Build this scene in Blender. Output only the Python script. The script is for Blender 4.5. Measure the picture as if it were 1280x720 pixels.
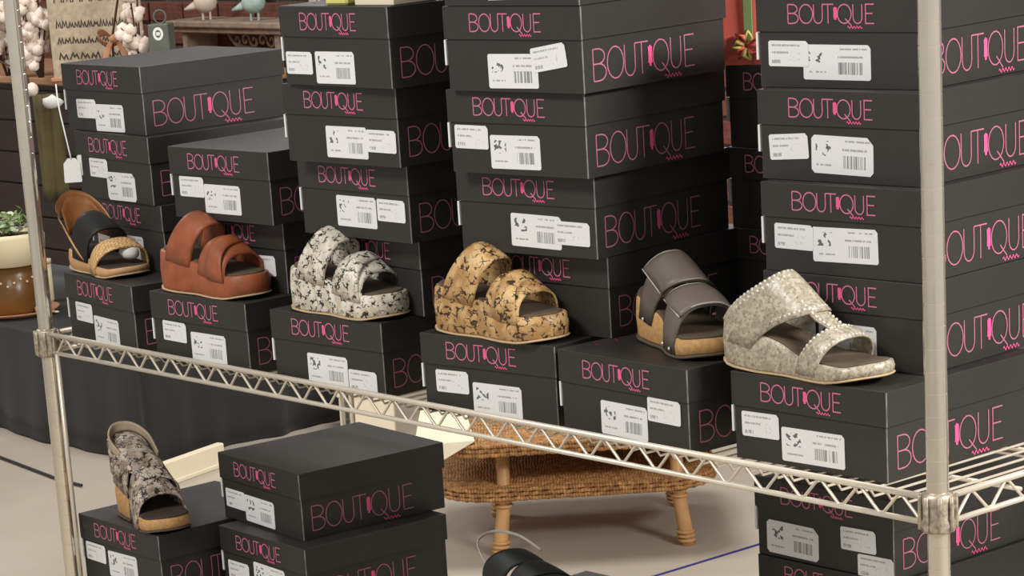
import bpy, bmesh, math, random
from mathutils import Vector, Matrix
PI = math.pi
sc = bpy.context.scene
COL = sc.collection
for o in list(bpy.data.objects): bpy.data.objects.remove(o)

# ------------------------------------------------------------------ camera
CF, CCX, CCY = 3392.1857, 507.2159, 734.6459
CC = Vector((3.87829, -2.29679, 0.78306))
MR = Vector((0.62544, 0.77709, -0.07033)); MD = Vector((0.16862, -0.22261, -0.96021)); MF = Vector((-0.76183, 0.58870, -0.27026))
def at(px, py, depth):
    return CC + (MR*((px-CCX)/CF) + MD*((py-CCY)/CF) + MF)*depth
def on_z(px, py, z):
    d = MR*((px-CCX)/CF) + MD*((py-CCY)/CF) + MF
    return CC + d*((z-CC.z)/d.z)
def on_y(px, py, y):
    d = MR*((px-CCX)/CF) + MD*((py-CCY)/CF) + MF
    return CC + d*((y-CC.y)/d.y)
cam = bpy.data.cameras.new('camera'); cam.sensor_width = 36; cam.lens = CF/1280*36
cam.shift_x = (640-CCX)/1280; cam.shift_y = (CCY-360)/1280; cam.clip_end = 60
camo = bpy.data.objects.new('camera', cam); COL.objects.link(camo)
f = MF.normalized(); r = (MR - f*MR.dot(f)).normalized(); u = r.cross(f)
camo.matrix_world = Matrix(((r.x, u.x, -f.x, CC.x), (r.y, u.y, -f.y, CC.y), (r.z, u.z, -f.z, CC.z), (0, 0, 0, 1)))
sc.camera = camo
FLOOR = -0.85
VIEWROT = math.radians(51)          # local -Y of a thing turned this way faces the aisle we look from

# ------------------------------------------------------------------ world, lights, exposure
w = bpy.data.worlds.new('world'); sc.world = w; w.use_nodes = True
bg = w.node_tree.nodes['Background']; bg.inputs[0].default_value = (1.0, 0.975, 0.94, 1); bg.inputs[1].default_value = 0.40
def area(name, loc, sx, sy, power, target, col=(1, 0.98, 0.945)):
    l = bpy.data.lights.new(name, 'AREA'); l.shape = 'RECTANGLE'; l.size = sx; l.size_y = sy; l.energy = power; l.color = col
    o = bpy.data.objects.new(name, l); COL.objects.link(o); o.location = loc
    o.rotation_euler = (Vector(target)-Vector(loc)).to_track_quat('-Z', 'Y').to_euler()
area('ceiling_light', (4.7, 0.7, 1.95), 1.2, 0.6, 165, (1.8, 0.2, 0.1))
area('ceiling_light', (1.0, -2.4, 2.4), 1.2, 0.6, 70, (1.0, -0.6, -0.2))
area('ceiling_light', (-0.6, 1.9, 2.3), 1.2, 0.6, 62, (-0.6, 2.0, -0.85))
area('ceiling_light', (-4.0, 0.8, 2.3), 1.2, 0.6, 50, (-4.0, 1.6, -0.85))
sc.view_settings.view_transform = 'Standard'; sc.view_settings.look = 'None'
sc.view_settings.exposure = 0.12; sc.view_settings.gamma = 1.0; sc.view_settings.use_curve_mapping = False

# ------------------------------------------------------------------ materials
def lin(c):
    return tuple(((v/255)/12.92 if v <= 10 else (((v/255)+0.055)/1.055)**2.4) for v in c) + (1,)
def mat(name, col, rough=0.6, metal=0.0, var=0.0, scale=20, bump=0.0, col2=None, spec=0.5, sheen=0.0, coord='Object', bscale=None):
    m = bpy.data.materials.new(name); m.use_nodes = True; nt = m.node_tree; b = nt.nodes['Principled BSDF']
    c = lin(col) if max(col) > 1.001 else tuple(col)+(1,)
    b.inputs['Base Color'].default_value = c; b.inputs['Roughness'].default_value = rough; b.inputs['Metallic'].default_value = metal
    b.inputs['Specular IOR Level'].default_value = spec
    if sheen: b.inputs['Sheen Weight'].default_value = sheen
    tc = nt.nodes.new('ShaderNodeTexCoord')
    n = nt.nodes.new('ShaderNodeTexNoise'); n.inputs['Scale'].default_value = scale; n.inputs['Detail'].default_value = 5
    nt.links.new(tc.outputs[coord], n.inputs['Vector'])
    rp = nt.nodes.new('ShaderNodeValToRGB'); rp.color_ramp.elements[0].position = 0.35; rp.color_ramp.elements[1].position = 0.65
    c2 = lin(col2) if col2 else tuple(max(0, v*(1-var)) for v in c[:3])+(1,)
    rp.color_ramp.elements[0].color = c2; rp.color_ramp.elements[1].color = c
    nt.links.new(n.outputs['Fac'], rp.inputs['Fac']); nt.links.new(rp.outputs['Color'], b.inputs['Base Color'])
    if bump:
        n2 = nt.nodes.new('ShaderNodeTexNoise'); n2.inputs['Scale'].default_value = bscale or scale*4; n2.inputs['Detail'].default_value = 3
        nt.links.new(tc.outputs[coord], n2.inputs['Vector'])
        bp = nt.nodes.new('ShaderNodeBump'); bp.inputs['Strength'].default_value = bump; bp.inputs['Distance'].default_value = 0.002
        nt.links.new(n2.outputs['Fac'], bp.inputs['Height']); nt.links.new(bp.outputs['Normal'], b.inputs['Normal'])
    return m
M = {}
M['card'] = mat('black_cardboard', (46, 44, 41), 0.5, var=0.15, scale=9, bump=0.08, bscale=90)
M['edge'] = mat('worn_card_edge', (128, 124, 118), 0.7, var=0.4, scale=60)
M['pink'] = mat('pink_print', (206, 116, 150), 0.5, var=0.12, scale=150)
M['pinkside'] = mat('rose_side_print', (190, 112, 140), 0.5, var=0.15, scale=120)
M['pinkmark'] = mat('bright_pink_print', (238, 92, 148), 0.5)
M['dimpink'] = mat('dull_pink_print', (120, 50, 78), 0.5, var=0.3, scale=120)
M['paper'] = mat('white_paper', (232, 232, 230), 0.6)
M['chrome'] = mat('zinc_plated_steel', (238, 230, 214), 0.17, metal=0.85, var=0.05, scale=40)
M['wire'] = mat('satin_plated_wire', (224, 214, 196), 0.38, metal=0.35, var=0.06, scale=60)
M['collar'] = mat('grimy_steel_collar', (205, 192, 172), 0.42, metal=0.55, var=0.5, scale=160)
M['gum'] = mat('tan_outsole', (196, 168, 130), 0.7, var=0.15, scale=60)
M['cork'] = mat('cork_wedge', (206, 160, 102), 0.7, var=0.25, scale=160, bump=0.3)
M['footbed'] = mat('taupe_suede_footbed', (92, 78, 62), 0.85, var=0.25, scale=45)
M['dark_footbed'] = mat('dark_brown_footbed', (66, 54, 46), 0.85, var=0.2, scale=45)
M['brown'] = mat('cognac_leather', (162, 88, 54), 0.5, var=0.3, scale=38, bump=0.15)
M['tan'] = mat('tan_leather', (205, 160, 112), 0.55, var=0.15, scale=60, bump=0.2)
M['loop'] = mat('pale_taupe_leather', (182, 164, 138), 0.6, var=0.15, scale=60)
M['inner'] = mat('brown_lining', (150, 92, 40), 0.6, var=0.3, scale=40)
M['blackleather'] = mat('black_leather', (26, 27, 28), 0.6, var=0.2, scale=60)
M['grey'] = mat('taupe_grey_leather', (104, 95, 86), 0.5, var=0.16, scale=30, bump=0.1)
M['stitch'] = mat('pale_stitching', (175, 168, 158), 0.6)
M['rhinestone'] = mat('rhinestone', (240, 236, 225), 0.15, metal=0.4)
M['foam'] = mat('white_tissue', (215, 212, 205), 0.8)
M['blackcloth'] = mat('black_tablecloth', (33, 31, 30), 0.9, var=0.12, scale=3, sheen=0.12)
M['floor'] = mat('polished_concrete', (178, 168, 155), 0.5, scale=1.3, col2=(164, 152, 138), bump=0.03, bscale=60, coord='Object')
M['mortar'] = mat('mortar', (92, 76, 66), 0.9, var=0.2, scale=30, bump=0.2)
M['brickmat'] = mat('red_brown_brick', (112, 60, 46), 0.85, col2=(78, 44, 36), scale=7, bump=0.4, coord='Generated')
M['darkwood'] = mat('dark_brown_wood', (48, 30, 24), 0.5, var=0.35, scale=6)
M['topwood'] = mat('tan_wood_top', (170, 128, 94), 0.6, var=0.2, scale=8)
M['carved'] = mat('distressed_carved_wood', (148, 128, 112), 0.8, var=0.35, scale=30)
M['burlap'] = mat('burlap', (192, 174, 148), 0.9, var=0.25, scale=60, bump=0.4)
M['ink'] = mat('dark_brown_ink', (66, 52, 42), 0.8)
M['cotton'] = mat('cotton_boll', (240, 222, 208), 0.95, var=0.12, scale=40, bump=0.5)
M['husk'] = mat('dried_husk', (130, 66, 46), 0.8, var=0.3, scale=30)
M['twig'] = mat('dry_twig', (74, 48, 36), 0.8)
M['peach'] = mat('peach_burlap_ribbon', (196, 140, 106), 0.8, var=0.2, scale=30)
M['pot'] = mat('amber_glazed_pot', (112, 76, 32), 0.3, var=0.35, scale=9)
M['cream'] = mat('cream_paint', (222, 208, 172), 0.6, var=0.08, scale=12)
M['creambox'] = mat('pale_cream_card', (228, 216, 190), 0.65, var=0.05, scale=8)
M['yellow'] = mat('yellow_paper', (214, 208, 120), 0.7)
M['leaf'] = mat('green_leaf', (104, 130, 66), 0.5, col2=(150, 170, 110), scale=60)
M['palebloom'] = mat('white_green_leaf', (200, 208, 180), 0.6)
M['olive'] = mat('olive_cloth', (92, 82, 50), 0.9, var=0.25, scale=12)
M['slate'] = mat('grey_green_lantern_paint', (98, 104, 92), 0.7, var=0.25, scale=25)
M['coral'] = mat('coral_red_paper', (236, 112, 96), 0.6, var=0.1, scale=15)
M['green'] = mat('sage_green_ribbon', (128, 150, 96), 0.6)
M['rattan'] = mat('rattan_cane', (200, 152, 98), 0.5, var=0.25, scale=26, bump=0.2)
M['bluetape'] = mat('navy_floor_tape', (40, 40, 110), 0.6)
M['cord'] = mat('black_cord', (24, 22, 22), 0.6)
M['teal'] = mat('pale_teal_ceramic', (160, 182, 172), 0.5, var=0.2, scale=40)
M['stone'] = mat('cream_ceramic', (206, 190, 172), 0.6, var=0.15, scale=30)
def weave_mat():
    m = mat('woven_seagrass', (196, 144, 88), 0.75, col2=(136, 92, 52), scale=60, bump=0.0)
    nt = m.node_tree; b = nt.nodes['Principled BSDF']; tc = [n for n in nt.nodes if n.type == 'TEX_COORD'][0]
    wv = nt.nodes.new('ShaderNodeTexWave'); wv.inputs['Scale'].default_value = 45; wv.inputs['Distortion'].default_value = 6; wv.inputs['Detail'].default_value = 2
    nt.links.new(tc.outputs['Object'], wv.inputs['Vector'])
    bp = nt.nodes.new('ShaderNodeBump'); bp.inputs['Strength'].default_value = 0.8; bp.inputs['Distance'].default_value = 0.004
    nt.links.new(wv.outputs['Fac'], bp.inputs['Height']); nt.links.new(bp.outputs['Normal'], b.inputs['Normal'])
    return m
M['weave'] = weave_mat()
def snake_mat(name, light, mid, dark, scale=55, thr=0.5, rough=0.45, mult=0.45, off=0.035):
    m = bpy.data.materials.new(name); m.use_nodes = True; nt = m.node_tree; b = nt.nodes['Principled BSDF']
    b.inputs['Roughness'].default_value = rough
    tc = nt.nodes.new('ShaderNodeTexCoord')
    mp = nt.nodes.new('ShaderNodeMapping'); mp.inputs['Scale'].default_value = (1, 1, 1.25); nt.links.new(tc.outputs['Object'], mp.inputs['Vector'])
    nd = nt.nodes.new('ShaderNodeTexNoise'); nd.inputs['Scale'].default_value = scale*1.4; nd.inputs['Detail'].default_value = 2
    nt.links.new(mp.outputs['Vector'], nd.inputs['Vector'])
    mx = nt.nodes.new('ShaderNodeMix'); mx.data_type = 'VECTOR'; mx.inputs['Factor'].default_value = 0.018
    nt.links.new(mp.outputs['Vector'], mx.inputs[4]); nt.links.new(nd.outputs['Color'], mx.inputs[5])
    v = nt.nodes.new('ShaderNodeTexVoronoi'); v.feature = 'DISTANCE_TO_EDGE'; v.inputs['Scale'].default_value = scale
    nt.links.new(mx.outputs[1], v.inputs['Vector'])
    n = nt.nodes.new('ShaderNodeTexNoise'); n.inputs['Scale'].default_value = scale*1.1; n.inputs['Detail'].default_value = 3
    nt.links.new(tc.outputs['Object'], n.inputs['Vector'])
    # dark scale edges only where the noise is high
    sub = nt.nodes.new('ShaderNodeMath'); sub.operation = 'MULTIPLY_ADD'; sub.inputs[1].default_value = mult; sub.inputs[2].default_value = -thr*mult+off
    nt.links.new(n.outputs['Fac'], sub.inputs[0])
    lt = nt.nodes.new('ShaderNodeMath'); lt.operation = 'SUBTRACT'; nt.links.new(sub.outputs[0], lt.inputs[0]); nt.links.new(v.outputs['Distance'], lt.inputs[1])
    rp = nt.nodes.new('ShaderNodeValToRGB'); rp.color_ramp.elements[0].position = 0.0; rp.color_ramp.elements[1].position = 0.06
    rp.color_ramp.elements[0].color = (0, 0, 0, 1); rp.color_ramp.elements[1].color = (1, 1, 1, 1); nt.links.new(lt.outputs[0], rp.inputs['Fac'])
    n2 = nt.nodes.new('ShaderNodeTexNoise'); n2.inputs['Scale'].default_value = scale*0.6; nt.links.new(tc.outputs['Object'], n2.inputs['Vector'])
    r2 = nt.nodes.new('ShaderNodeValToRGB'); r2.color_ramp.elements[0].position = 0.42; r2.color_ramp.elements[1].position = 0.58
    r2.color_ramp.elements[0].color = lin(light); r2.color_ramp.elements[1].color = lin(mid); nt.links.new(n2.outputs['Fac'], r2.inputs['Fac'])
    m2 = nt.nodes.new('ShaderNodeMix'); m2.data_type = 'RGBA'; m2.inputs[7].default_value = lin(dark)
    nt.links.new(rp.outputs['Color'], m2.inputs[0]); nt.links.new(r2.outputs['Color'], m2.inputs[6]); nt.links.new(m2.outputs[2], b.inputs['Base Color'])
    return m
M['snake_white'] = snake_mat('white_snakeskin', (226, 220, 206), (200, 190, 172), (36, 32, 30), 85, 0.48, 0.45, 0.62, 0.055)
M['snake_tan'] = snake_mat('tan_snakeskin', (204, 168, 114), (172, 132, 82), (58, 38, 30), 74, 0.48, 0.45, 0.62, 0.055)
M['snake_grey'] = snake_mat('grey_snakeskin', (200, 186, 170), (150, 132, 118), (46, 40, 38), 90, 0.46, 0.45, 0.65, 0.06)
M['silver'] = snake_mat('crackled_champagne_fabric', (188, 178, 158), (162, 152, 134), (104, 94, 82), 230, 0.50, 0.35, 0.5, 0.05)
def weave_tan():
    m = mat('woven_tan_leather', (224, 184, 128), 0.5, var=0.0)
    nt = m.node_tree; b = nt.nodes['Principled BSDF']; tc = [n for n in nt.nodes if n.type == 'TEX_COORD'][0]
    ck = nt.nodes.new('ShaderNodeTexChecker'); ck.inputs['Scale'].default_value = 240
    ck.inputs['Color1'].default_value = lin((226, 188, 134)); ck.inputs['Color2'].default_value = lin((186, 142, 92))
    nt.links.new(tc.outputs['Object'], ck.inputs['Vector']); nt.links.new(ck.outputs['Color'], b.inputs['Base Color'])
    return m
M['woventan'] = weave_tan()
def print_mat(name, kind):
    """printed sticker: grey text lines, a small picture and a bar code, in the sticker's own 0-1 coordinates"""
    m = bpy.data.materials.new(name); m.use_nodes = True; nt = m.node_tree; b = nt.nodes['Principled BSDF']
    b.inputs['Roughness'].default_value = 0.5
    tc = nt.nodes.new('ShaderNodeTexCoord'); sp = nt.nodes.new('ShaderNodeSeparateXYZ'); nt.links.new(tc.outputs['Generated'], sp.inputs[0])
    oi = nt.nodes.new('ShaderNodeObjectInfo')
    def mth(op, a, c=None, d=None):
        n = nt.nodes.new('ShaderNodeMath'); n.operation = op
        for i, v in enumerate((a, c, d)):
            if v is None: continue
            if isinstance(v, (int, float)): n.inputs[i].default_value = v
            else: nt.links.new(v, n.inputs[i])
        return n.outputs[0]
    X, Z = sp.outputs[0], sp.outputs[2]
    def box(x0, x1, z0, z1):
        return mth('MULTIPLY', mth('MULTIPLY', mth('GREATER_THAN', X, x0), mth('LESS_THAN', X, x1)), mth('MULTIPLY', mth('GREATER_THAN', Z, z0), mth('LESS_THAN', Z, z1)))
    def noise1(v, s, seedmul=30):
        n = nt.nodes.new('ShaderNodeTexNoise'); n.noise_dimensions = '2D'; n.inputs['Scale'].default_value = 1; n.inputs['Detail'].default_value = 1
        cb = nt.nodes.new('ShaderNodeCombineXYZ'); nt.links.new(mth('MULTIPLY', v, s), cb.inputs[0]); nt.links.new(mth('MULTIPLY', oi.outputs['Random'], seedmul), cb.inputs[1])
        nt.links.new(cb.outputs[0], n.inputs['Vector']); return n.outputs['Fac']
    def noise2(sx, sz):
        n = nt.nodes.new('ShaderNodeTexNoise'); n.inputs['Scale'].default_value = 1; n.inputs['Detail'].default_value = 1
        cb = nt.nodes.new('ShaderNodeCombineXYZ'); nt.links.new(mth('MULTIPLY', X, sx), cb.inputs[0]); nt.links.new(mth('MULTIPLY', Z, sz), cb.inputs[1]); nt.links.new(mth('MULTIPLY', oi.outputs['Random'], 50), cb.inputs[2])
        nt.links.new(cb.outputs[0], n.inputs['Vector']); return n.outputs['Fac']
    if kind == 'big':
        bars = mth('MULTIPLY', box(0.52, 0.88, 0.16, 0.5), mth('GREATER_THAN', noise1(X, 95), 0.5))
        pic = mth('MULTIPLY', box(0.07, 0.32, 0.46, 0.86), mth('GREATER_THAN', noise2(14, 7), 0.56))
        txt = mth('MULTIPLY', mth('MAXIMUM', box(0.5, 0.9, 0.62, 0.68), mth('MAXIMUM', box(0.55, 0.95, 0.85, 0.9), box(0.08, 0.34, 0.2, 0.25))), mth('GREATER_THAN', noise2(45, 4), 0.42))
        ink = mth('MAXIMUM', mth('MULTIPLY', bars, 0.75), mth('MAXIMUM', mth('MULTIPLY', pic, 0.85), mth('MULTIPLY', txt, 0.5)))
    else:
        txt = mth('MULTIPLY', mth('MAXIMUM', box(0.08, 0.8, 0.78, 0.86), mth('MAXIMUM', box(0.08, 0.5, 0.5, 0.58), box(0.08, 0.3, 0.12, 0.26))), mth('GREATER_THAN', noise2(40, 4), 0.42))
        sm = mth('MULTIPLY', box(0.5, 0.85, 0.2, 0.6), mth('GREATER_THAN', noise2(18, 9), 0.62))
        ink = mth('MAXIMUM', mth('MULTIPLY', txt, 0.5), mth('MULTIPLY', sm, 0.2))
    mx = nt.nodes.new('ShaderNodeMix'); mx.data_type = 'RGBA'; nt.links.new(ink, mx.inputs[0]); mx.inputs[6].default_value = lin((230, 230, 230)); mx.inputs[7].default_value = lin((40, 42, 46))
    nt.links.new(mx.outputs[2], b.inputs['Base Color'])
    return m
M['bigprint'] = print_mat('barcode_label_print', 'big'); M['smallprint'] = print_mat('size_label_print', 'small')

# ------------------------------------------------------------------ helpers
def empty(name, loc=(0, 0, 0), rz=0, label=None, cat=None, group=None):
    o = bpy.data.objects.new(name, None); COL.objects.link(o); o.location = loc; o.rotation_euler = (0, 0, rz); o.empty_display_size = 0.05
    if label: o['label'] = label
    if cat: o['category'] = cat
    if group: o['group'] = group
    return o
def tag(o, label, cat=None, group=None):
    o['label'] = label
    if cat: o['category'] = cat
    if group: o['group'] = group
    return o
def obj(name, me, m=None, parent=None, smooth=False):
    if m is None:                       # shared mesh that already has its material
        o = bpy.data.objects.new(name, me); COL.objects.link(o); o.parent = parent; return o
    if isinstance(me, bmesh.types.BMesh):
        bm = me; bmesh.ops.recalc_face_normals(bm, faces=bm.faces); me = bpy.data.meshes.new(name); bm.to_mesh(me); bm.free()
    ms = m if isinstance(m, (list, tuple)) else [m]
    if len(me.materials) == 0:
        for x in ms: me.materials.append(x)
    if smooth:
        for p in me.polygons: p.use_smooth = True
    o = bpy.data.objects.new(name, me); COL.objects.link(o); o.parent = parent
    return o
def add_box(bm, x0, x1, y0, y1, z0, z1, bev=0, mi=0, rot=None):
    vs = [bm.verts.new(p) for p in ((x0, y0, z0), (x1, y0, z0), (x1, y1, z0), (x0, y1, z0), (x0, y0, z1), (x1, y0, z1), (x1, y1, z1), (x0, y1, z1))]
    fs = [bm.faces.new([vs[i] for i in q]) for q in ((0, 3, 2, 1), (4, 5, 6, 7), (0, 1, 5, 4), (1, 2, 6, 5), (2, 3, 7, 6), (3, 0, 4, 7))]
    for fc in fs: fc.material_index = mi
    if rot: bmesh.ops.transform(bm, matrix=rot, verts=vs)
    if bev: bmesh.ops.bevel(bm, geom=list({e for fc in fs for e in fc.edges}), offset=bev, segments=1, affect='EDGES')
    return vs
def box_bm(*a, **k):
    bm = bmesh.new(); add_box(bm, *a, **k); return bm
def add_tube(bm, pts, r, seg=8, closed=False, radii=None, mi=0):
    pts = [Vector(p) for p in pts]; n = len(pts); rings = []
    prev = None
    for i, p in enumerate(pts):
        if closed: t = pts[(i+1) % n]-pts[i-1]
        else: t = pts[min(i+1, n-1)]-pts[max(i-1, 0)]
        t.normalize()
        if prev is None:
            a = Vector((0, 0, 1)) if abs(t.z) < 0.9 else Vector((1, 0, 0)); nrm = (a-t*a.dot(t)).normalized()
        else:
            nrm = (prev-t*prev.dot(t))
            nrm = nrm.normalized() if nrm.length > 1e-6 else prev
        prev = nrm; bn = t.cross(nrm); rr = radii[i] if radii else r
        rings.append([bm.verts.new(p+(nrm*math.cos(2*PI*k/seg)+bn*math.sin(2*PI*k/seg))*rr) for k in range(seg)])
    for i in range(n if closed else n-1):
        a, b = rings[i], rings[(i+1) % n]
        for k in range(seg):
            fc = bm.faces.new((a[k], a[(k+1) % seg], b[(k+1) % seg], b[k])); fc.material_index = mi
    if not closed:
        bm.faces.new(rings[0][::-1]).material_index = mi; bm.faces.new(rings[-1]).material_index = mi
def tube_bm(*a, **k):
    bm = bmesh.new(); add_tube(bm, *a, **k); return bm
def add_lathe(bm, prof, seg=20, c=(0, 0, 0), mi=0, cap=True):
    rings = []
    for rr, z in prof:
        rings.append([bm.verts.new((c[0]+rr*math.cos(2*PI*k/seg), c[1]+rr*math.sin(2*PI*k/seg), c[2]+z)) for k in range(seg)])
    for a, b in zip(rings, rings[1:]):
        for k in range(seg): bm.faces.new((a[k], a[(k+1) % seg], b[(k+1) % seg], b[k])).material_index = mi
    if cap: bm.faces.new(rings[0][::-1]); bm.faces.new(rings[-1])
def lathe_bm(*a, **k):
    bm = bmesh.new(); add_lathe(bm, *a, **k); return bm
def catmull(ps, n):
    ps = [Vector(p) for p in ps]; P = [ps[0]*2-ps[1]]+ps+[ps[-1]*2-ps[-2]]; out = []
    segs = len(ps)-1
    for i in range(n+1):
        t = i/n*segs; k = min(int(t), segs-1); t -= k; a, b, c, d = P[k:k+4]
        out.append(0.5*((2*b)+(c-a)*t+(2*a-5*b+4*c-d)*t*t+(3*b-a-3*c+d)*t**3))
    return out
def blob(bm, c, rx, ry=None, rz=None, sub=2, jit=0, rnd=random):
    ry = ry or rx; rz = rz or rx
    res = bmesh.ops.create_icosphere(bm, subdivisions=sub, radius=1)
    for v in res['verts']:
        k = 1+jit*(rnd.random()-0.5); v.co = Vector((c[0]+v.co.x*rx*k, c[1]+v.co.y*ry*k, c[2]+v.co.z*rz*k))

# ------------------------------------------------------------------ the setting
def structure(name, bm, m, parent=None):
    o = obj(name, bm, m, parent)
    if parent is None: o['kind'] = 'structure'
    return o
fl = structure('floor', box_bm(-9, 6, -5, 3.2, FLOOR-0.1, FLOOR), M['floor'])
WY = 3.0
wall = structure('wall_back', box_bm(-7.5, 3.5, WY, WY+0.2, FLOOR, 1.6), M['mortar'])
tp = obj('floor_tape', box_bm(-0.005, 0.005, -1.2, 1.1, 0, 0.0012), M['bluetape']); tp.location = (-0.345, 1.75, FLOOR); tag(tp, 'thin navy blue line of tape across the pale floor', 'floor tape')
cd = obj('power_cable', tube_bm([(-3.6, 1.41, FLOOR+0.006), (-3.0, 1.4, FLOOR+0.006), (-2.73, 1.39, FLOOR+0.006), (-2.31, 1.34, FLOOR+0.006), (-2.2, 1.34, FLOOR+0.006)], 0.0042, 6), M['cord'])
tag(cd, 'thin black cord lying on the floor in front of the black tablecloth, far left', 'cord')
# bricks of the back wall that can be told apart
brm = bpy.data.meshes.new('brick'); bb = box_bm(-0.1, 0.1, -0.014, 0.0, -0.0325, 0.0325, bev=0.004); bb.to_mesh(brm); bb.free(); brm.materials.append(M['brickmat'])
rnd = random.Random(4)
for rI in range(13):
    for cI in range(21):
        o = bpy.data.objects.new('brick', brm); COL.objects.link(o); o.parent = wall
        o.location = (-5.45+cI*0.212+(rI % 2)*0.106+rnd.uniform(-.003, .003), WY+rnd.uniform(-.003, .004), -0.62+rI*0.0765)
        o.rotation_euler = (0, rnd.uniform(-.01, .01), 0)

# ------------------------------------------------------------------ wire shelving rack
SL, SD, TPZ = 1.911, 0.61, -0.001           # length, depth, height of the shelf wires' top
SHELF2 = -0.5185
rack = empty('wire_shelving_rack', (SL/2, SD/2, FLOOR), 0, 'long chrome wire shelving rack holding the stacks of black shoe boxes', 'shelving rack')
ro = Vector((SL/2, SD/2, FLOOR)); rack.location = (SL/2-0.001, SD/2-0.012, FLOOR)
def rk(name, bm, m, smooth=False, parent=rack):
    bmesh.ops.translate(bm, vec=-ro, verts=bm.verts); return obj(name, bm, m, parent, smooth)
prof = []
z = 0.0
while z < 1.75:
    prof += [(0.0127, z), (0.0127, z+0.0236), (0.0123, z+0.0240), (0.0123, z+0.0250)]; z += 0.0254
postm = None
for (x, y) in ((0, 0), (SL, 0), (0, SD), (SL, SD)):
    if postm is None:
        po = obj('post', lathe_bm(prof, 24), M['chrome'], rack, True); postm = po.data; postm.set_sharp_from_angle(angle=0.5)
    else: po = obj('post', postm, M['chrome'], rack)
    po.location = (x-ro.x, y-ro.y, 0.02)
    ft = obj('foot', lathe_bm([(0.008, 0), (0.014, 0.003), (0.014, 0.016), (0.007, 0.02), (0.007, 0.03)], 12), M['chrome'], po); ft.location = (0, 0, -0.02)
colm = None; wirem = None
def wire_shelf(z0):
    global colm, wirem
    for (x, y) in ((0, 0), (SL, 0), (0, SD), (SL, SD)):
        if colm is None:
            bm = lathe_bm([(0.0145, -0.040), (0.0185, -0.038), (0.0200, -0.030), (0.0175, -0.022), (0.0180, -0.008), (0.0190, 0.002), (0.0165, 0.006), (0.0135, 0.007)], 20)
            for a in range(4):
                for s in (-0.008, 0.008):
                    R_ = Matrix.Rotation(a*PI/2+0.4, 4, 'Z')
                    add_box(bm, 0.0165, 0.0205, s-0.0025, s+0.0025, -0.036, 0.004, 0.0006, 0, R_)
            c = obj('corner_collar', bm, M['collar'], rack, True); colm = c.data
        else: c = obj('corner_collar', colm, M['collar'], rack)
        c.location = (x-ro.x, y-ro.y, z0+0.014-ro.z)
    rt, rb, rz_ = 0.0042, 0.0036, 0.0021
    zt, zb = z0+0.012, z0-0.018
    def side(p0, p1, n):
        p0 = Vector(p0); p1 = Vector(p1); d = (p1-p0).normalized(); L = (p1-p0).length; a = p0+d*0.017; b = p1-d*0.017
        rk('top_rail', tube_bm([(a.x, a.y, zt), (b.x, b.y, zt)], rt, 8), M['wire'], True)
        rk('bottom_rail', tube_bm([(a.x, a.y, zb), (b.x, b.y, zb)], rb, 8), M['wire'], True)
        pts = []
        st = (L-0.05)/n
        for i in range(n+1):
            q = p0+d*(0.025+i*st)
            if i < n:
                pts += [(q.x, q.y, zb+0.002), ((q+d*st*0.10).x, (q+d*st*0.10).y, zb+0.003), ((q+d*st*0.46).x, (q+d*st*0.46).y, zt-0.003), ((q+d*st*0.56).x, (q+d*st*0.56).y, zt-0.003), ((q+d*st*0.96).x, (q+d*st*0.96).y, zb+0.003)]
            else: pts += [(q.x, q.y, zb+0.002)]
        rk('truss_wire', tube_bm(pts, rz_, 6), M['wire'], True)
    side((0, 0, 0), (SL, 0, 0), 30); side((0, SD, 0), (SL, SD, 0), 30); side((SL, 0, 0), (SL, SD, 0), 9); side((0, 0, 0), (0, SD, 0), 9)
    for yy in (0.15, 0.305, 0.46):
        rk('support_wire', tube_bm([(0.004, yy, z0-0.008), (SL-0.004, yy, z0-0.008)], 0.003, 6), M['wire'], True)
    n = 74
    for i in range(n):
        x = 0.028+i*(SL-0.056)/(n-1)
        if wirem is None:
            bm = tube_bm([(0, -SD/2+0.001, 0.0085), (0, -SD/2+0.005, 0.006), (0, -SD/2+0.010, -0.0017), (0, SD/2-0.010, -0.0017), (0, SD/2-0.005, 0.006), (0, SD/2-0.001, 0.0085)], 0.0017, 6)
            o = obj('surface_wire', bm, M['wire'], rack, True); wirem = o.data
        else: o = obj('surface_wire', wirem, M['chrome'], rack)
        o.location = (x-ro.x, 0, z0-ro.z)
wire_shelf(-0.0006); wire_shelf(SHELF2-0.0006)

rk('side_rod', tube_bm([(0.026, 0.0, 0.0-0.02), (0.026, 0.0, SHELF2+0.01)], 0.0042, 8), M['wire'], True)
# ------------------------------------------------------------------ the printed wordmark as flat strokes
def add_stroke(bm, pts, wd, y=0.0, closed=False, mi=0):
    n = len(pts); L = []; Rr = []
    P = [Vector((p[0], p[1])) for p in pts]
    for i in range(n):
        if closed: d1 = (P[i]-P[i-1]); d2 = (P[(i+1) % n]-P[i])
        else:
            d1 = P[i]-P[i-1] if i > 0 else P[1]-P[0]; d2 = P[i+1]-P[i] if i < n-1 else P[-1]-P[-2]
        d1.normalize(); d2.normalize(); t = d1+d2
        t = t.normalized() if t.length > 1e-5 else d1
        nn = Vector((-t.y, t.x)); k = 1/max(0.5, nn.dot(Vector((-d1.y, d1.x))))
        L.append(bm.verts.new((P[i].x+nn.x*wd/2*k, y, P[i].y+nn.y*wd/2*k))); Rr.append(bm.verts.new((P[i].x-nn.x*wd/2*k, y, P[i].y-nn.y*wd/2*k)))
    for i in range(n if closed else n-1):
        j = (i+1) % n; bm.faces.new((L[i], Rr[i], Rr[j], L[j])).material_index = mi
def ell(cx, cz, rx, rz, n=18, a0=0, a1=2*PI, full=True):
    return [(cx+rx*math.cos(a0+(a1-a0)*i/(n if full else n-1)), cz+rz*math.sin(a0+(a1-a0)*i/(n if full else n-1))) for i in range(n)]
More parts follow.
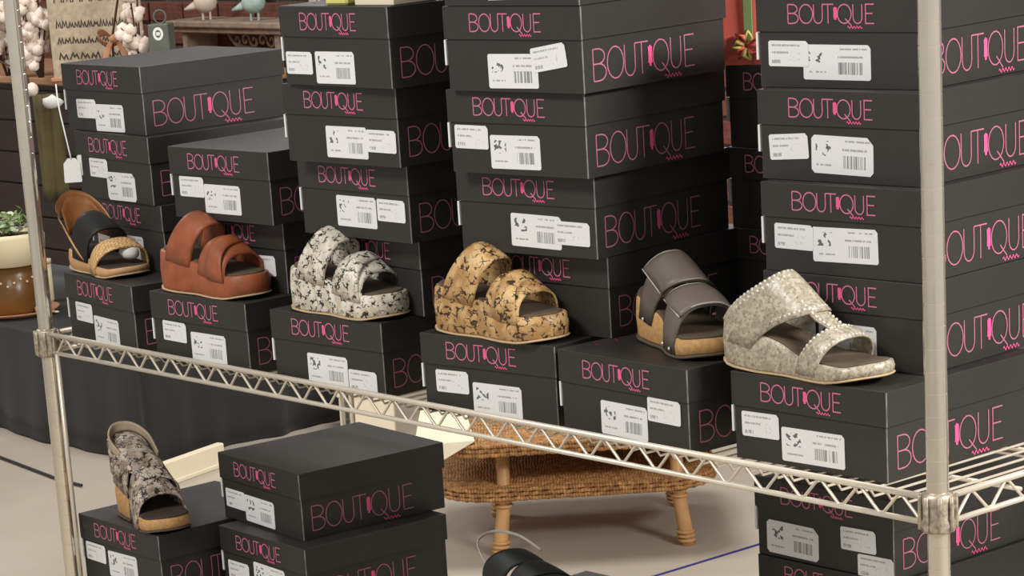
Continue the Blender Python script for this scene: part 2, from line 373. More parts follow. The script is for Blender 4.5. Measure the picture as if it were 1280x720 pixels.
def wordmark(W, H, wd):
    """B O U T (mark) Q U E, plus the small script under the last letters"""
    bm = bmesh.new(); yy = [0.0]
    def S(pts, closed=False, mi=0, w_=None):
        yy[0] -= 0.00002; add_stroke(bm, [(x*W, z*H) for x, z in pts], w_ or wd, yy[0], closed, mi)
    def D(x0, x1, z0, z1):        # a bowl
        return [(x0, z0), (x0+(x1-x0)*0.45, z0)]+[(x0+(x1-x0)*0.45+(x1-x0)*0.55*math.sin(PI*i/8), (z0+z1)/2-(z1-z0)/2*math.cos(PI*i/8)) for i in range(1, 8)]+[(x0+(x1-x0)*0.45, z1), (x0, z1)]
    S([(0.005, 0), (0.005, 1)]); S(D(0.005, 0.115, 0.53, 1)); S(D(0.005, 0.125, 0, 0.53))
    S(ell(0.215, 0.5, 0.078, 0.5), True)
    def U(x0, x1): S([(x0, 1), (x0, 0.32)]+[((x0+x1)/2-(x1-x0)/2*math.cos(PI*i/8), 0.32-0.32*math.sin(PI*i/8)) for i in range(1, 8)]+[(x1, 0.32), (x1, 1)])
    U(0.305, 0.405); S([(0.405, 1), (0.535, 1)]); S([(0.47, 1), (0.47, 0)])
    # the little mark that stands in for the I
    for sx in (-1, 1): S([(0.552+sx*0.012, 0.82), (0.552+sx*0.010, 0.55), (0.552+sx*0.013, 0.3)], False, 1, wd*1.6)
    S([(0.552, 0.86), (0.552, 0.2)], False, 1, wd*2.2)
    S(ell(0.655, 0.5, 0.078, 0.5), True); S([(0.665, 0.25), (0.735, -0.12)])
    U(0.755, 0.855); S([(0.99, 1), (0.895, 1), (0.895, 0), (0.99, 0)]); S([(0.895, 0.52), (0.975, 0.52)])
    S([(0.69+0.005*i, -0.2+0.055*math.sin(i*0.95)) for i in range(34)], False, 1, wd*0.7)
    me = bpy.data.meshes.new('wordmark'); bm.to_mesh(me); bm.free(); me.materials.append(M['pink']); me.materials.append(M['pinkmark'])
    return me
BW, BD, BP, LH = 0.2480, 0.2815, 0.11, 0.0424
mark_front = wordmark(0.130, 0.0225, 0.0016)
mark_side = wordmark(0.198, 0.040, 0.0017); mark_side.materials[0] = M['pinkside']
def topscript():
    bm = bmesh.new()
    p1 = [(0.012*math.sin(i*0.9)+0.002*math.sin(i*2.3), 0.0052*i) for i in range(34)]
    add_stroke(bm, p1, 0.0016, 0.0)
    add_stroke(bm, [(0.028+0.004*math.sin(i*1.7), 0.10+0.006*i) for i in range(14)], 0.0012, -0.00002)
    for v in bm.verts: v.co = Vector((v.co.x, v.co.z, -v.co.y))
    me = bpy.data.meshes.new('top_script'); bm.to_mesh(me); bm.free(); me.materials.append(M['dimpink']); return me
mark_top = topscript()
def shell(x0, x1, y0, y1, z0, z1, e):
    """box whose upright corners are narrow worn strips"""
    bm = bmesh.new(); pl = [(x0+e, y0), (x1-e, y0), (x1, y0+e), (x1, y1-e), (x1-e, y1), (x0+e, y1), (x0, y1-e), (x0, y0+e)]
    t = 0.0007
    lo = [bm.verts.new((x, y, z0)) for x, y in pl]; hi = [bm.verts.new((x, y, z1-t)) for x, y in pl]
    cx, cy = (x0+x1)/2, (y0+y1)/2
    tp_ = [bm.verts.new((cx+(x-cx)*(1-t/(x1-cx)), cy+(y-cy)*(1-t/(y1-cy)), z1)) for x, y in pl]
    for i in range(8):
        j = (i+1) % 8; bm.faces.new((lo[i], lo[j], hi[j], hi[i])).material_index = 1 if i % 2 else 0
        bm.faces.new((hi[i], hi[j], tp_[j], tp_[i])).material_index = 0
    bm.faces.new(tp_); bm.faces.new(lo[::-1])
    return bm
def sticker(w_, h_, cut):
    bm = bmesh.new(); c = cut
    pts = [(-w_/2+c, -h_/2), (w_/2-c, -h_/2), (w_/2, -h_/2+c), (w_/2, h_/2-c*2), (w_/2-c*2, h_/2), (-w_/2+c, h_/2), (-w_/2, h_/2-c), (-w_/2, -h_/2+c)]
    a = [bm.verts.new((x, 0, z)) for x, z in pts]; b = [bm.verts.new((x, -0.0005, z)) for x, z in pts]
    bm.faces.new(a); bm.faces.new(b[::-1])
    for i in range(8): bm.faces.new((a[i], a[(i+1) % 8], b[(i+1) % 8], b[i]))
    bmesh.ops.recalc_face_normals(bm, faces=bm.faces)
    me = bpy.data.meshes.new('sticker'); bm.to_mesh(me); bm.free(); return me
stk = {}
for k, (w_, h_, c_) in dict(b=(0.089, 0.044, 0.002), s=(0.061, 0.031, 0.002), b2=(0.094, 0.046, 0.0045), B=(0.100, 0.042, 0.002)).items():
    stk[k] = sticker(w_, h_, c_); stk[k].materials.append(M['smallprint' if k == 's' else 'bigprint'])
meshes = {}
def bmesh_to(name, bm, mats):
    bmesh.ops.recalc_face_normals(bm, faces=bm.faces); me = bpy.data.meshes.new(name); bm.to_mesh(me); bm.free()
    for m in mats: me.materials.append(m)
    return me
hw, hd = BW/2, BD/2
body_me = bmesh_to('body', shell(-hw+0.0028, hw-0.0028, -hd+0.0028, hd-0.0028, 0.0004, BP-0.006, 0.0012), [M['card'], M['edge']])
lid_me = bmesh_to('lid', shell(-hw, hw, -hd, hd, BP-LH, BP-0.0003, 0.0013), [M['card'], M['edge']])
flap_me = bmesh_to('end_tab', box_bm(-0.0022, 0.0012, -0.0004, 0.012, 0.0, 0.033, 0.0004), [M['paper']])
STK = {
'A4': [('s', 0.068, 0.037), ('b', 0.138, 0.024)], 'A3': [('s', 0.073, 0.051), ('b2', 0.144, 0.024)], 'F1': [('s', 0.062, 0.048), ('b', 0.14, 0.025)],
'F2': [('s', 0.058, 0.05), ('b', 0.144, 0.032)], 'F3': [('b', 0.122, 0.03), ('s', 0.199, 0.021)], 'F4': [('s', 0.056, 0.045), ('b', 0.138, 0.026)],
'F5': [('b', 0.124, 0.029), ('s', 0.201, 0.051)], 'F6': [('s', 0.046, 0.046), ('B', 0.13, 0.028)], 'B3': [('s', 0.052, 0.049), ('b', 0.127, 0.033)],
'B2': [('s', 0.19, 0.04)],
'C5': [('s', 0.039, 0.031), ('b', 0.121, 0.026)], 'C4': [('b', 0.135, 0.031), ('s', 0.210, 0.035)], 'C3': [('b', 0.128, 0.038), ('s', 0.206, 0.044)],
'D6': [('b', 0.128, 0.03), ('s', 0.19, 0.045)],
'D5': [('b', 0.122, 0.027), ('s', 0.187, 0.045, -0.14)], 'D4': [('s', 0.042, 0.048), ('b', 0.12, 0.03)], 'D3': [('b', 0.14, 0.032), ('s', 0.204, 0.032)],
'E1': [('b', 0.15, 0.03)], 'E2': [('b', 0.15, 0.03)], 'E3': [('b', 0.15, 0.03)], 'E4': [('b', 0.15, 0.03)], 'C2': [('s', 0.03, 0.03)], 'D2': [('s', 0.03, 0.03)], 'R5': [('s', 0.048, 0.041), ('B', 0.12, 0.031)], 'R4': [('s', 0.047, 0.041, -0.08), ('b2', 0.129, 0.033)], 'R3': [('s', 0.05, 0.044), ('B', 0.129, 0.038)],
'L3': [('s', 0.044, 0.036), ('b', 0.117, 0.027)], 'L2': [('s', 0.048, 0.039), ('b', 0.137, 0.041)], 'L1': [('s', 0.044, 0.048), ('b', 0.127, 0.037)],
'L4': [('b2', 0.067, 0.028), ('s', 0.185, 0.047), ('s', 0.214, 0.014)]}
STRIPW = 0.010
rb = random.Random(11)
def shoe_box(key, x, y, wz, z, label, group, script=True):
    """x, y: front left lid corner; wz: turn; z: underside"""
    c, s = math.cos(wz), math.sin(wz)
    t = empty('shoe_box', (x+hw*c-hd*s, y+hw*s+hd*c, z), wz, label, 'shoe box', group)
    bo = obj('body', body_me, None, t); li = obj('lid', lid_me, None, t)
    mf = obj('printed_name', mark_front, None, li); mf.location = (-hw+(0.050 if key[0] != 'E' else 0.034), -hd-0.0004, BP-0.0325)
    for sgn in (1,):
        ms = obj('printed_name', mark_side, None, bo); ms.location = (hw-0.0028+0.0004, -hd+0.020, 0.0135); ms.rotation_euler = (0, 0, PI/2)
    if script:
        tsx = obj('printed_script', mark_top, None, li); tsx.location = (-hw+0.022, -hd+0.03, BP+0.0002)
    fb = obj('end_tab', flap_me, None, bo); fb.location = (-hw, -hd+0.0026, BP-LH-0.0345)
    for e in STK.get(key, [('s', 0.05, 0.046), ('b', 0.13, 0.03)]):
        me = stk[e[0]]; so = obj('size_label' if e[0] == 's' else 'barcode_label', me, None, bo)
        so.location = (-hw+e[1], -hd+0.0028-0.0002-(0.0006 if e[0] == 's' else 0), e[2]); so.rotation_euler = (0, (e[3] if len(e) > 3 else 0)+rb.uniform(-.02, .02), 0)
    return t
MX = 0.985
FG, AG, BG, CG, DG, RG, EG = ('front row of shoe boxes under the sandals', 'far left stack of shoe boxes', 'second stack of shoe boxes from the left', 'third stack of shoe boxes from the left', 'middle stack of shoe boxes', 'right stack of shoe boxes', 'rear stack of shoe boxes')
BOX = [
('F1', 0.0045, 0.0289, -0.1124, 0, 'black shoe box at the left end of the front row, under the black-tan sandal', FG),
('F2', 0.3121, -0.0055, 0.0303, 0, 'black shoe box in the front row under the cognac brown wedge sandal', FG),
('F3', 0.6330, -0.0055, 0.0580, 0, 'black shoe box in the front row under the white snakeskin wedge sandal', FG),
('F4', 0.9840, -0.0050, 0.1200, 0, 'black shoe box in the front row under the tan snakeskin wedge sandal', FG),
('F5', 1.2445, 0.0163, -0.0271, 0, 'black shoe box in the front row under the taupe double strap sandal', FG),
('F6', 1.5406, 0.0366, 0.0224, 0, 'black shoe box in the front row under the rhinestone champagne sandal', FG),
('R2', 1.5200, 0.1210, 0.0520, 1, 'black shoe box in the right stack, half hidden by the rhinestone champagne sandal', RG),
('R3', 1.5209, 0.1207, 0.0575, 2, 'black shoe box in the right stack, third from the top, above the half-hidden box', RG),
('R4', 1.5038, 0.1377, 0.0640, 3, 'black shoe box in the right stack, second down, rounded barcode label', RG),
('R5', 1.4897, 0.1547, 0.0971, 4, 'topmost black shoe box of the right stack, lid cut by the photo\'s top edge', RG),
('A2', -0.0500, 0.1250, -0.0764, 1, 'black shoe box at the bottom of the far left stack, behind the black-tan sandal', AG),
('A3', -0.0602, 0.1156, -0.0656, 2, 'black shoe box in the middle of the far left stack, beside the dangling white tag', AG),
('A4', -0.0822, 0.1170, -0.0222, 3, 'topmost black shoe box of the far left stack, grey sheen on its open lid top', AG),
('B2', 0.3080, 0.0780, 0.0350, 1, 'lower black shoe box of the two stacked behind the cognac brown sandal', BG),
('B3', 0.3279, 0.0435, 0.0478, 2, 'black shoe box topping the two-box stack behind the cognac brown sandal', BG),
('C2', 0.6530, 0.0810, -0.0389, 1, 'black shoe box of the third stack, mostly hidden by the white snakeskin sandal', CG),
('C3', 0.6756, 0.0354, 0.0222, 2, 'black shoe box of the third stack, just above the white snakeskin sandal', CG),
('C4', 0.6951, 0.0043, 0.0446, 3, 'black shoe box second from the top of the third stack from the left', CG),
('C5', 0.7155, -0.0048, -0.0038, 4, 'topmost black shoe box of the third stack, cream and yellow packets on its lid', CG),
('D2', 1.0130, 0.0840, 0.0599, 1, 'black shoe box at the bottom of the middle stack, behind the tan snakeskin sandal', DG),
('D3', 1.0259, 0.0435, 0.1131, 2, 'black shoe box of the middle stack, fourth from its top, above the half-hidden one', DG),
('D4', 1.0472, 0.0179, 0.1013, 3, 'black shoe box of the middle stack, third from its top', DG),
('D5', 1.0644, 0.0069, 0.0860, 4, 'black shoe box of the middle stack with its small label tilted over the barcode label', DG),
('D6', 1.0680, 0.0040, 0.0800, 5, 'topmost black shoe box of the middle stack, only a strip of it in the photo', DG),
('E1', 1.2620, 0.3060, 0.0, 0, 'black shoe box at the bottom of the rear stack behind the taupe sandal', EG),
('E2', 1.2350, 0.3550, 0.01, 1, 'black shoe box in the rear stack, second up, behind the taupe sandal', EG),
('E3', 1.2320, 0.3550, 0.0, 2, 'black shoe box in the rear stack, second from its top', EG),
('E4', 1.2340, 0.3550, 0.01, 3, 'topmost black shoe box of the rear stack, under the coral gift bag', EG)]
for key, x, y, wz, lev, lab, grp in BOX:
    shoe_box(key, x, y, wz, lev*BP, lab, grp, script=key in ('A4', 'F5', 'F6', 'F3', 'F1', 'C5'))
LG, MG, QG = 'lower shelf boxes at the far left', 'two stacked boxes on the lower shelf', 'lower shelf boxes by the right post'
z2 = SHELF2+BP+0.0004
shoe_box('L1', 0.010, 0.0044, -0.0137, z2, 'black shoe box on the lower shelf under the grey snakeskin sandal', LG)
shoe_box('L0', 0.012, 0.006, 0.0, z2-BP, 'lowest black shoe box at the left end of the lower shelf', LG)
shoe_box('L2', 0.2814, 0.1051, -0.0362, z2, 'black shoe box below the open-topped box, middle of the lower shelf pile', MG)
shoe_box('K0', 0.2814, 0.1051, -0.03, z2-BP, 'black shoe box at the foot of the lower shelf pile left of the wicker table', MG)
shoe_box('L3', 0.2414, 0.1428, -0.0719, z2+BP, 'black shoe box on the lower shelf with its whole lid top in view', MG)
shoe_box('M1', MX, 0.004, 0.03, z2, 'black shoe box on the lower shelf carrying the black strappy sandal', 'lower shelf boxes under the black sandal')
shoe_box('M0', MX, 0.004, 0.02, z2-BP, 'black shoe box beneath the one carrying the black strappy sandal', 'lower shelf boxes under the black sandal')
z4 = -0.2100
for i, (kk, lab) in enumerate((('L4', 'upper black shoe box beneath the shelf by the right post, three white labels'), ('L5', 'black shoe box beneath the three-label box in the lower right stack'), ('L7', 'third black shoe box down in the lower right stack'))):
    shoe_box(kk, 1.3376+0.003*i, 0.2757, 0.0067, z4-BP*i, lab, QG, script=False)
t = shoe_box('L6', 1.342, 0.276, 0.0, SHELF2+0.0004, 'flatter black shoe box at the foot of the lower right stack', QG, script=False)
t.scale = (1, 1, (z4-2*BP-SHELF2-0.0006)/BP)

# ------------------------------------------------------------------ sandals
def lerp_table(tab, x):
    for (a, va), (b, vb) in zip(tab, tab[1:]):
        if x <= b:
            k = (x-a)/(b-a) if b > a else 0; k = max(0, min(1, k)); k = k*k*(3-2*k)*0.5+k*0.5; return va+(vb-va)*k
    return tab[-1][1]
class Last:
    def __init__(s, L, wn, wf, zt, zb):
        s.L, s.wn, s.wf, s.zt, s.zb = L, wn, wf, zt, zb      # tables over 0..1
    def endk(s, u):
        k = 1.0
        if u < 0.14: k *= math.sqrt(max(0, 1-((0.14-u)/0.14)**2))
        if u > 0.84: k *= math.sqrt(max(0, 1-((u-0.84)/0.16)**2.4))
        return k
    def near(s, u): return -lerp_table(s.wn, u)*s.endk(u)
    def far(s, u): return lerp_table(s.wf, u)*s.endk(u)
    def top(s, u): return lerp_table(s.zt, u)
    def bot(s, u): return lerp_table(s.zb, u)
US = [0.0, 0.008, 0.025, 0.05, 0.09, 0.14]+[0.14+0.70*i/16 for i in range(1, 17)]+[0.88, 0.915, 0.945, 0.97, 0.987, 0.996, 1.0]
def sole(last, z0=lambda u: 0.0, z1=None, grow0=0.0, grow1=0.0, capmi=0, mi=0, bulge=0.0015):
    z1 = z1 or last.top
    bm = bmesh.new(); rows = []
    levels = [(0.0, grow0-0.0015), (0.06, grow0), (0.5, (grow0+grow1)/2+bulge), (0.94, grow1), (1.0, grow1-0.0015)]
    def pt(u, sgn, lv, g):
        y = (last.near(u)-g*last.endk(u)) if sgn < 0 else (last.far(u)+g*last.endk(u))
        zb = last.bot(u)+z0(u); zt = z1(u)
        x = u*last.L + (g if u > 0.5 else -g)*(abs(u-0.5)*2)**3
        return (x, y, zb+(zt-zb)*lv)
    loops = []
    for lv, g in levels:
        near = [bm.verts.new(pt(u, -1, lv, g)) for u in US]
        far = [bm.verts.new(pt(u, 1, lv, g)) for u in US[1:-1]]
        loops.append((near, far))
    def ring(l): return l[0]+l[1][::-1]
    for a, b in zip(loops, loops[1:]):
        A, B = ring(a), ring(b); n = len(A)
        for i in range(n):
            fc = bm.faces.new((A[i], A[(i+1) % n], B[(i+1) % n], B[i])); fc.material_index = mi
    for l, m_ in ((loops[0], mi), (loops[-1], capmi)):
        near, far = l; n = len(near)
        bm.faces.new((near[0], near[1], far[0])).material_index = m_
        for i in range(1, n-2): bm.faces.new((near[i], near[i+1], far[i], far[i-1])).material_index = m_
        bm.faces.new((near[-2], near[-1], far[-1])).material_index = m_
    return bm
def strap_bm(last, back, front, za, zbase=(0.3, 0.3), th=0.0028, out=0.0012, n=22, k=7, crown=0.002, pw=0.62, t0=0.0, t1=1.0):
    """back/front: (near u, apex u, far u); za: apex height above sole (back edge, front edge)"""
    bm = bmesh.new(); rows = []
    for j in range(k+1):
        q = j/k; row = []
        bn, ba, bf = [b+(f_-b)*q for b, f_ in zip(back, front)]
        h = za[0]+(za[1]-za[0])*q + crown*math.sin(PI*q)
        for i in range(n+1):
            t_ = t0+(t1-t0)*i/n
            u_ = bn*(1-t_)**2+2*(2*ba-(bn+bf)/2)*t_*(1-t_)+bf*t_*t_ if True else 0
            uc = max(0.0, min(1.0, u_)); th_ = PI*t_
            wn, wf = last.near(uc)-out, last.far(uc)+out
            yc = (wn+wf)/2; hwid = (wf-wn)/2
            c_ = math.cos(th_); y = yc-hwid*math.copysign(abs(c_)**0.8, c_)
            side = zbase[0] if t_ < 0.5 else zbase[1]
            zb = last.bot(uc)+(last.top(uc)-last.bot(uc))*side
            zt = last.top(uc)+h
            z = zb+(zt-zb)*math.sin(th_)**pw
            row.append(bm.verts.new((u_*last.L, y, z)))
        rows.append(row)
    for a, b in zip(rows, rows[1:]):
        for i in range(n): bm.faces.new((a[i], a[i+1], b[i+1], b[i]))
    return bm, rows
def solid(o, th, off=1):
    m = o.modifiers.new('thickness', 'SOLIDIFY'); m.thickness = th; m.offset = off; m.use_even_offset = False
    return o
def strap(name, parent, last, m, back, front, za, th=0.003, **k):
    bm, rows = strap_bm(last, back, front, za, **k)
    edges = [[v.co.copy() for v in rows[0]], [v.co.copy() for v in rows[-1]]]
    bmesh.ops.recalc_face_normals(bm, faces=bm.faces)
    # make normals point outwards (up)
    s = sum(f_.normal.z for f_ in bm.faces)
    if s < 0: bmesh.ops.reverse_faces(bm, faces=bm.faces)
    me = bpy.data.meshes.new(name); bm.to_mesh(me); bm.free(); me.materials.append(m)
    for p in me.polygons: p.use_smooth = True
    o = bpy.data.objects.new(name, me); COL.objects.link(o); o.parent = parent; solid(o, th)
    return o, edges
def ribbon(name, parent, m, A, B, n=26, th=0.003, bulge=0.0, lining=None):
    a, b = catmull(A, n), catmull(B, n); bm = bmesh.new()
    rows = [[bm.verts.new(a[i].lerp(b[i], q)) for i in range(n+1)] for q in (0, 0.25, 0.5, 0.75, 1)]
    for r1, r2 in zip(rows, rows[1:]):
        for i in range(n): bm.faces.new((r1[i], r1[i+1], r2[i+1], r2[i]))
    me = bpy.data.meshes.new(name); bm.to_mesh(me); bm.free(); me.materials.append(m)
    if lining: me.materials.append(lining)
    for p in me.polygons: p.use_smooth = True
    o = bpy.data.objects.new(name, me); COL.objects.link(o); o.parent = parent
    md = o.modifiers.new('thickness', 'SOLIDIFY'); md.thickness = th; md.offset = 0
    if lining: md.material_offset = 1
    return o
def sandal(px, ang, label, where='corner', z=BP, L=0.215):
    p = Vector(px); t = empty('wedge_sandal', (p.x, p.y, z+0.0003), math.radians(ang), label, 'sandal', 'single sandals displayed on the boxes'); return t

WN = [(0, 0.029), (0.2, 0.030), (0.45, 0.028), (0.7, 0.037), (0.85, 0.036), (1, 0.031)]
WF = [(0, 0.028), (0.2, 0.028), (0.45, 0.031), (0.7, 0.038), (0.85, 0.036), (1, 0.030)]
def platform_slide(pos, ang, label, m, L=0.208, seam=False, edge=None, inner=None):
    t = sandal(pos, ang, label)
    last = Last(L, WN, WF, [(0, 0.064), (0.15, 0.063), (0.35, 0.055), (0.6, 0.043), (0.85, 0.036), (1, 0.038)], [(0, 0.007), (0.1, 0.002), (0.25, 0), (0.8, 0), (1, 0.006)])
    so = obj('wedge_sole', sole(last, lambda u: 0.003, None, 0.004, 0.003, 0), m, t, True)
    ob = obj('outsole', sole(last, lambda u: 0.0, lambda u: last.bot(u)+0.003, 0.0045, 0.0045), M['gum'], t, True)
    fb = obj('footbed', sole(last, lambda u: last.top(u)-last.bot(u)-0.001, lambda u: last.top(u)+0.0025+0.002*(u < .1), -0.0035, -0.004), M['footbed'], t, True)
    st1, e1 = strap('strap', t, last, m, (0.15, 0.34, 0.16), (0.41, 0.53, 0.40), (0.066, 0.058), zbase=(0.8, 0.8), pw=0.66, out=0.002)
    st2, e2 = strap('strap', t, last, m, (0.52, 0.63, 0.54), (0.84, 0.83, 0.82), (0.045, 0.027), zbase=(0.75, 0.8), pw=0.64, out=0.002)
    st3, e3 = strap('crossed_strap', t, last, m, (0.66, 0.65, 0.52), (0.84, 0.75, 0.62), (0.0455, 0.0385), zbase=(0.75, 0.8), out=0.0045, pw=0.64)
    for (st, e) in ((st1, e1), (st2, e2)):
        for line in e:
            bm = tube_bm([v+Vector((0, 0, 0.0012)) for v in line], 0.0012, 6); obj('piping', bm, edge or m, st, True)
    return t
def place(corner, ang, L, back=0.0, w=0.04):
    return corner
platform_slide((0.322, 0.034, 0), 3, 'cognac brown leather platform wedge slide with two wide straps, second sandal from the left', M['brown'], L=0.220)
platform_slide((0.664, 0.034, 0), 3, 'white and black snakeskin print platform wedge slide, on the box in the third stack', M['snake_white'], L=0.214)
platform_slide((0.994, 0.036, 0), 3, 'tan and dark brown snakeskin print platform wedge slide, beside the middle stack', M['snake_tan'], L=0.220)

def wedge_last(L, heel=0.055, toe=0.022):
    return Last(L, [(0, 0.026), (0.2, 0.028), (0.45, 0.027), (0.7, 0.039), (0.85, 0.038), (1, 0.03)], [(0, 0.026), (0.2, 0.028), (0.45, 0.032), (0.7, 0.042), (0.85, 0.038), (1, 0.03)],
                [(0, heel), (0.12, heel), (0.35, heel*0.80), (0.62, toe*1.15), (0.85, toe), (1, toe+0.003)], [(0, 0.008), (0.12, 0.002), (0.3, 0), (0.8, 0), (1, 0.006)])
# --- black and tan slingback, far left
t = sandal((-0.006, 0.068, 0), -3, 'black and tan wedge sandal with woven toe strap and open heel loop')
la = wedge_last(0.188, 0.036, 0.016)
obj('wedge_sole', sole(la, lambda u: 0.003, None, 0.001, 0.001), M['tan'], t, True)
obj('outsole', sole(la, lambda u: 0.0, lambda u: la.bot(u)+0.003, 0.0018, 0.0018), M['gum'], t, True)
obj('footbed', sole(la, lambda u: la.top(u)-la.bot(u)-0.001, lambda u: la.top(u)+0.002, -0.002, -0.003), M['dark_footbed'], t, True)
L_ = la.L
hs = ribbon('heel_strap', t, M['tan'],
    [(0.30*L_, -0.031, 0.030), (0.16*L_, -0.032, 0.060), (-0.06*L_, -0.028, 0.104), (-0.09*L_, 0.0, 0.126), (0.01*L_, 0.026, 0.120), (0.24*L_, 0.034, 0.094), (0.40*L_, 0.034, 0.062)],
    [(0.40*L_, -0.031, 0.022), (0.24*L_, -0.033, 0.048), (0.01*L_, -0.030, 0.088), (-0.04*L_, 0.0, 0.100), (0.05*L_, 0.026, 0.096), (0.28*L_, 0.034, 0.074), (0.46*L_, 0.034, 0.046)], th=0.003, lining=M['inner'])
ribbon('heel_lining', t, M['inner'],
    [(-0.02*L_, -0.022, 0.100), (-0.07*L_, 0.0, 0.120), (0.03*L_, 0.024, 0.114), (0.26*L_, 0.031, 0.082)],
    [(0.10*L_, -0.024, 0.058), (0.05*L_, 0.0, 0.056), (0.12*L_, 0.026, 0.056), (0.30*L_, 0.031, 0.052)], th=0.002)
strap('ankle_strap', t, la, M['blackleather'], (0.20, 0.30, 0.30), (0.44, 0.58, 0.52), (0.066, 0.052), zbase=(0.7, 0.6), pw=0.55)
strap('toe_strap', t, la, M['woventan'], (0.50, 0.70, 0.70), (0.66, 0.86, 0.84), (0.040, 0.030), zbase=(0.15, 0.3), pw=0.6)
bm = bmesh.new(); blob(bm, (0.80*L_, 0.012, 0.036), 0.020, 0.016, 0.012, 2, 0.25, random.Random(2)); obj('tissue_filling', bm, M['foam'], t, True)

# --- taupe double strap on cork
t = sandal((1.292, 0.142, 0), -19, 'taupe grey sandal with two wide stitched straps on a cork wedge')
lg = wedge_last(0.205, 0.060, 0.026)
obj('wedge_sole', sole(lg, lambda u: 0.004, None, 0.002, 0.002), M['cork'], t, True)
obj('outsole', sole(lg, lambda u: 0.0, lambda u: lg.bot(u)+0.004, 0.003, 0.003), M['footbed'], t, True)
obj('footbed', sole(lg, lambda u: lg.top(u)-lg.bot(u)-0.001, lambda u: lg.top(u)+0.004+0.006*max(0, 1-u/0.1), 0.0, -0.001), M['footbed'], t, True)
g1, e1 = strap('strap', t, lg, M['grey'], (0.16, 0.38, 0.20), (0.34, 0.62, 0.46), (0.070, 0.058), zbase=(0.55, 0.6), pw=0.64)
g2, e2 = strap('strap', t, lg, M['grey'], (0.56, 0.64, 0.56), (0.78, 0.86, 0.84), (0.052, 0.038), zbase=(0.2, 0.3), pw=0.62)
g3, e3 = strap('strap_flap', t, lg, M['grey'], (0.12, 0.36, 0.18), (0.40, 0.63, 0.48), (0.072, 0.060), zbase=(0.9, 0.6), out=0.0045, pw=0.64, t0=0.17)
g4, e4 = strap('strap_flap', t, lg, M['grey'], (0.52, 0.63, 0.54), (0.80, 0.87, 0.86), (0.054, 0.040), zbase=(0.8, 0.3), out=0.0045, pw=0.62, t0=0.20)
for st, e in ((g3, e3), (g4, e4)):
    for li_, off in ((e[0], 1), (e[1], -1)):
        obj('stitching', tube_bm([v+Vector((0, 0, 0.0026)) for v in li_], 0.0010, 5), M['stitch'], st, True)
    obj('stitching', tube_bm([e[0][0].lerp(e[1][0], q)+Vector((0, -0.003, 0.0012)) for q in (0, .25, .5, .75, 1)], 0.0010, 5), M['stitch'], st, True)
for u_, zz in ((0.25, 0.034), (0.60, 0.014), (0.74, 0.012)):
    bm = bmesh.new(); blob(bm, (u_*lg.L, lg.near(u_)-0.0065, zz), 0.0028, 0.0016, 0.0028, 1); obj('rivet', bm, M['rhinestone'], t, True)

# --- champagne rhinestone slide
t = sandal((1.511, 0.073, 0), 1, 'champagne crackled wedge slide edged with rhinestones, beside the right post')
lc = Last(0.246, [(0, 0.030), (0.2, 0.032), (0.45, 0.030), (0.7, 0.039), (0.85, 0.038), (1, 0.030)], [(0, 0.030), (0.2, 0.030), (0.45, 0.033), (0.7, 0.042), (0.85, 0.038), (1, 0.03)],
          [(0, 0.062), (0.12, 0.060), (0.35, 0.045), (0.62, 0.024), (0.85, 0.021), (1, 0.027)], [(0, 0.010), (0.12, 0.003), (0.3, 0), (0.75, 0.0), (1, 0.010)])
obj('wedge_sole', sole(lc, lambda u: 0.003, None, 0.003, 0.002), M['silver'], t, True)
obj('outsole', sole(lc, lambda u: 0.0, lambda u: lc.bot(u)+0.003, 0.003, 0.003), M['gum'], t, True)
obj('footbed', sole(lc, lambda u: lc.top(u)-lc.bot(u)-0.001, lambda u: lc.top(u)+0.002, -0.003, -0.004), M['footbed'], t, True)
c1, e1 = strap('strap', t, lc, M['silver'], (-0.01, 0.38, 0.05), (0.25, 0.60, 0.30), (0.078, 0.052), zbase=(0.55, 0.55), pw=0.72)
c2, e2 = strap('toe_strap', t, lc, M['silver'], (0.56, 0.70, 0.62), (0.70, 0.80, 0.76), (0.036, 0.028), zbase=(0.3, 0.4), pw=0.6)
# the spine that joins instep strap and toe strap
bm = bmesh.new(); rows = []
for i in range(9):
    q = i/8; u_ = 0.53+0.22*q; zc = lc.top(u_)+0.056*(1-q)**1.1+0.032*q; wd = 0.016-0.006*q
    rows.append([bm.verts.new((u_*lc.L, wd*s, zc-0.10*wd*s*s*1.2)) for s in (-1, -.5, 0, .5, 1)])
for a, b in zip(rows, rows[1:]):
    for i in range(4): bm.faces.new((a[i], a[i+1], b[i+1], b[i]))
sp_ = obj('centre_strap', bm, M['silver'], t, True); solid(sp_, 0.003)
gem = bpy.data.meshes.new('rhinestone'); bg_ = bmesh.new(); bmesh.ops.create_icosphere(bg_, subdivisions=1, radius=0.0022); bg_.to_mesh(gem); bg_.free(); gem.materials.append(M['rhinestone'])
def gems(line, parent, step, off):
    acc = 0; last_ = line[0]; n_ = 0
    for a, b in zip(line, line[1:]):
        d = (b-a).length
        while acc < d:
            p = a.lerp(b, acc/d); o = bpy.data.objects.new('rhinestone', gem); COL.objects.link(o); o.parent = parent; o.location = p+off; acc += step; n_ += 1
        acc -= d
def mixl(e, q): return [a.lerp(b, q) for a, b in zip(e[0], e[1])]
gems(mixl(e1, 0.05)[:16], c1, 0.0065, Vector((0, -0.0015, 0.003))); gems(mixl(e1, 0.15)[:16], c1, 0.0075, Vector((0, -0.0025, 0.003)))
gems(mixl(e1, 0.93)[:16], c1, 0.0065, Vector((0, -0.001, 0.0035))); gems(mixl(e2, 0.08)[:16], c2, 0.006, Vector((0, -0.001, 0.0033))); gems(mixl(e2, 0.92)[:16], c2, 0.006, Vector((0, -0.001, 0.0033)))
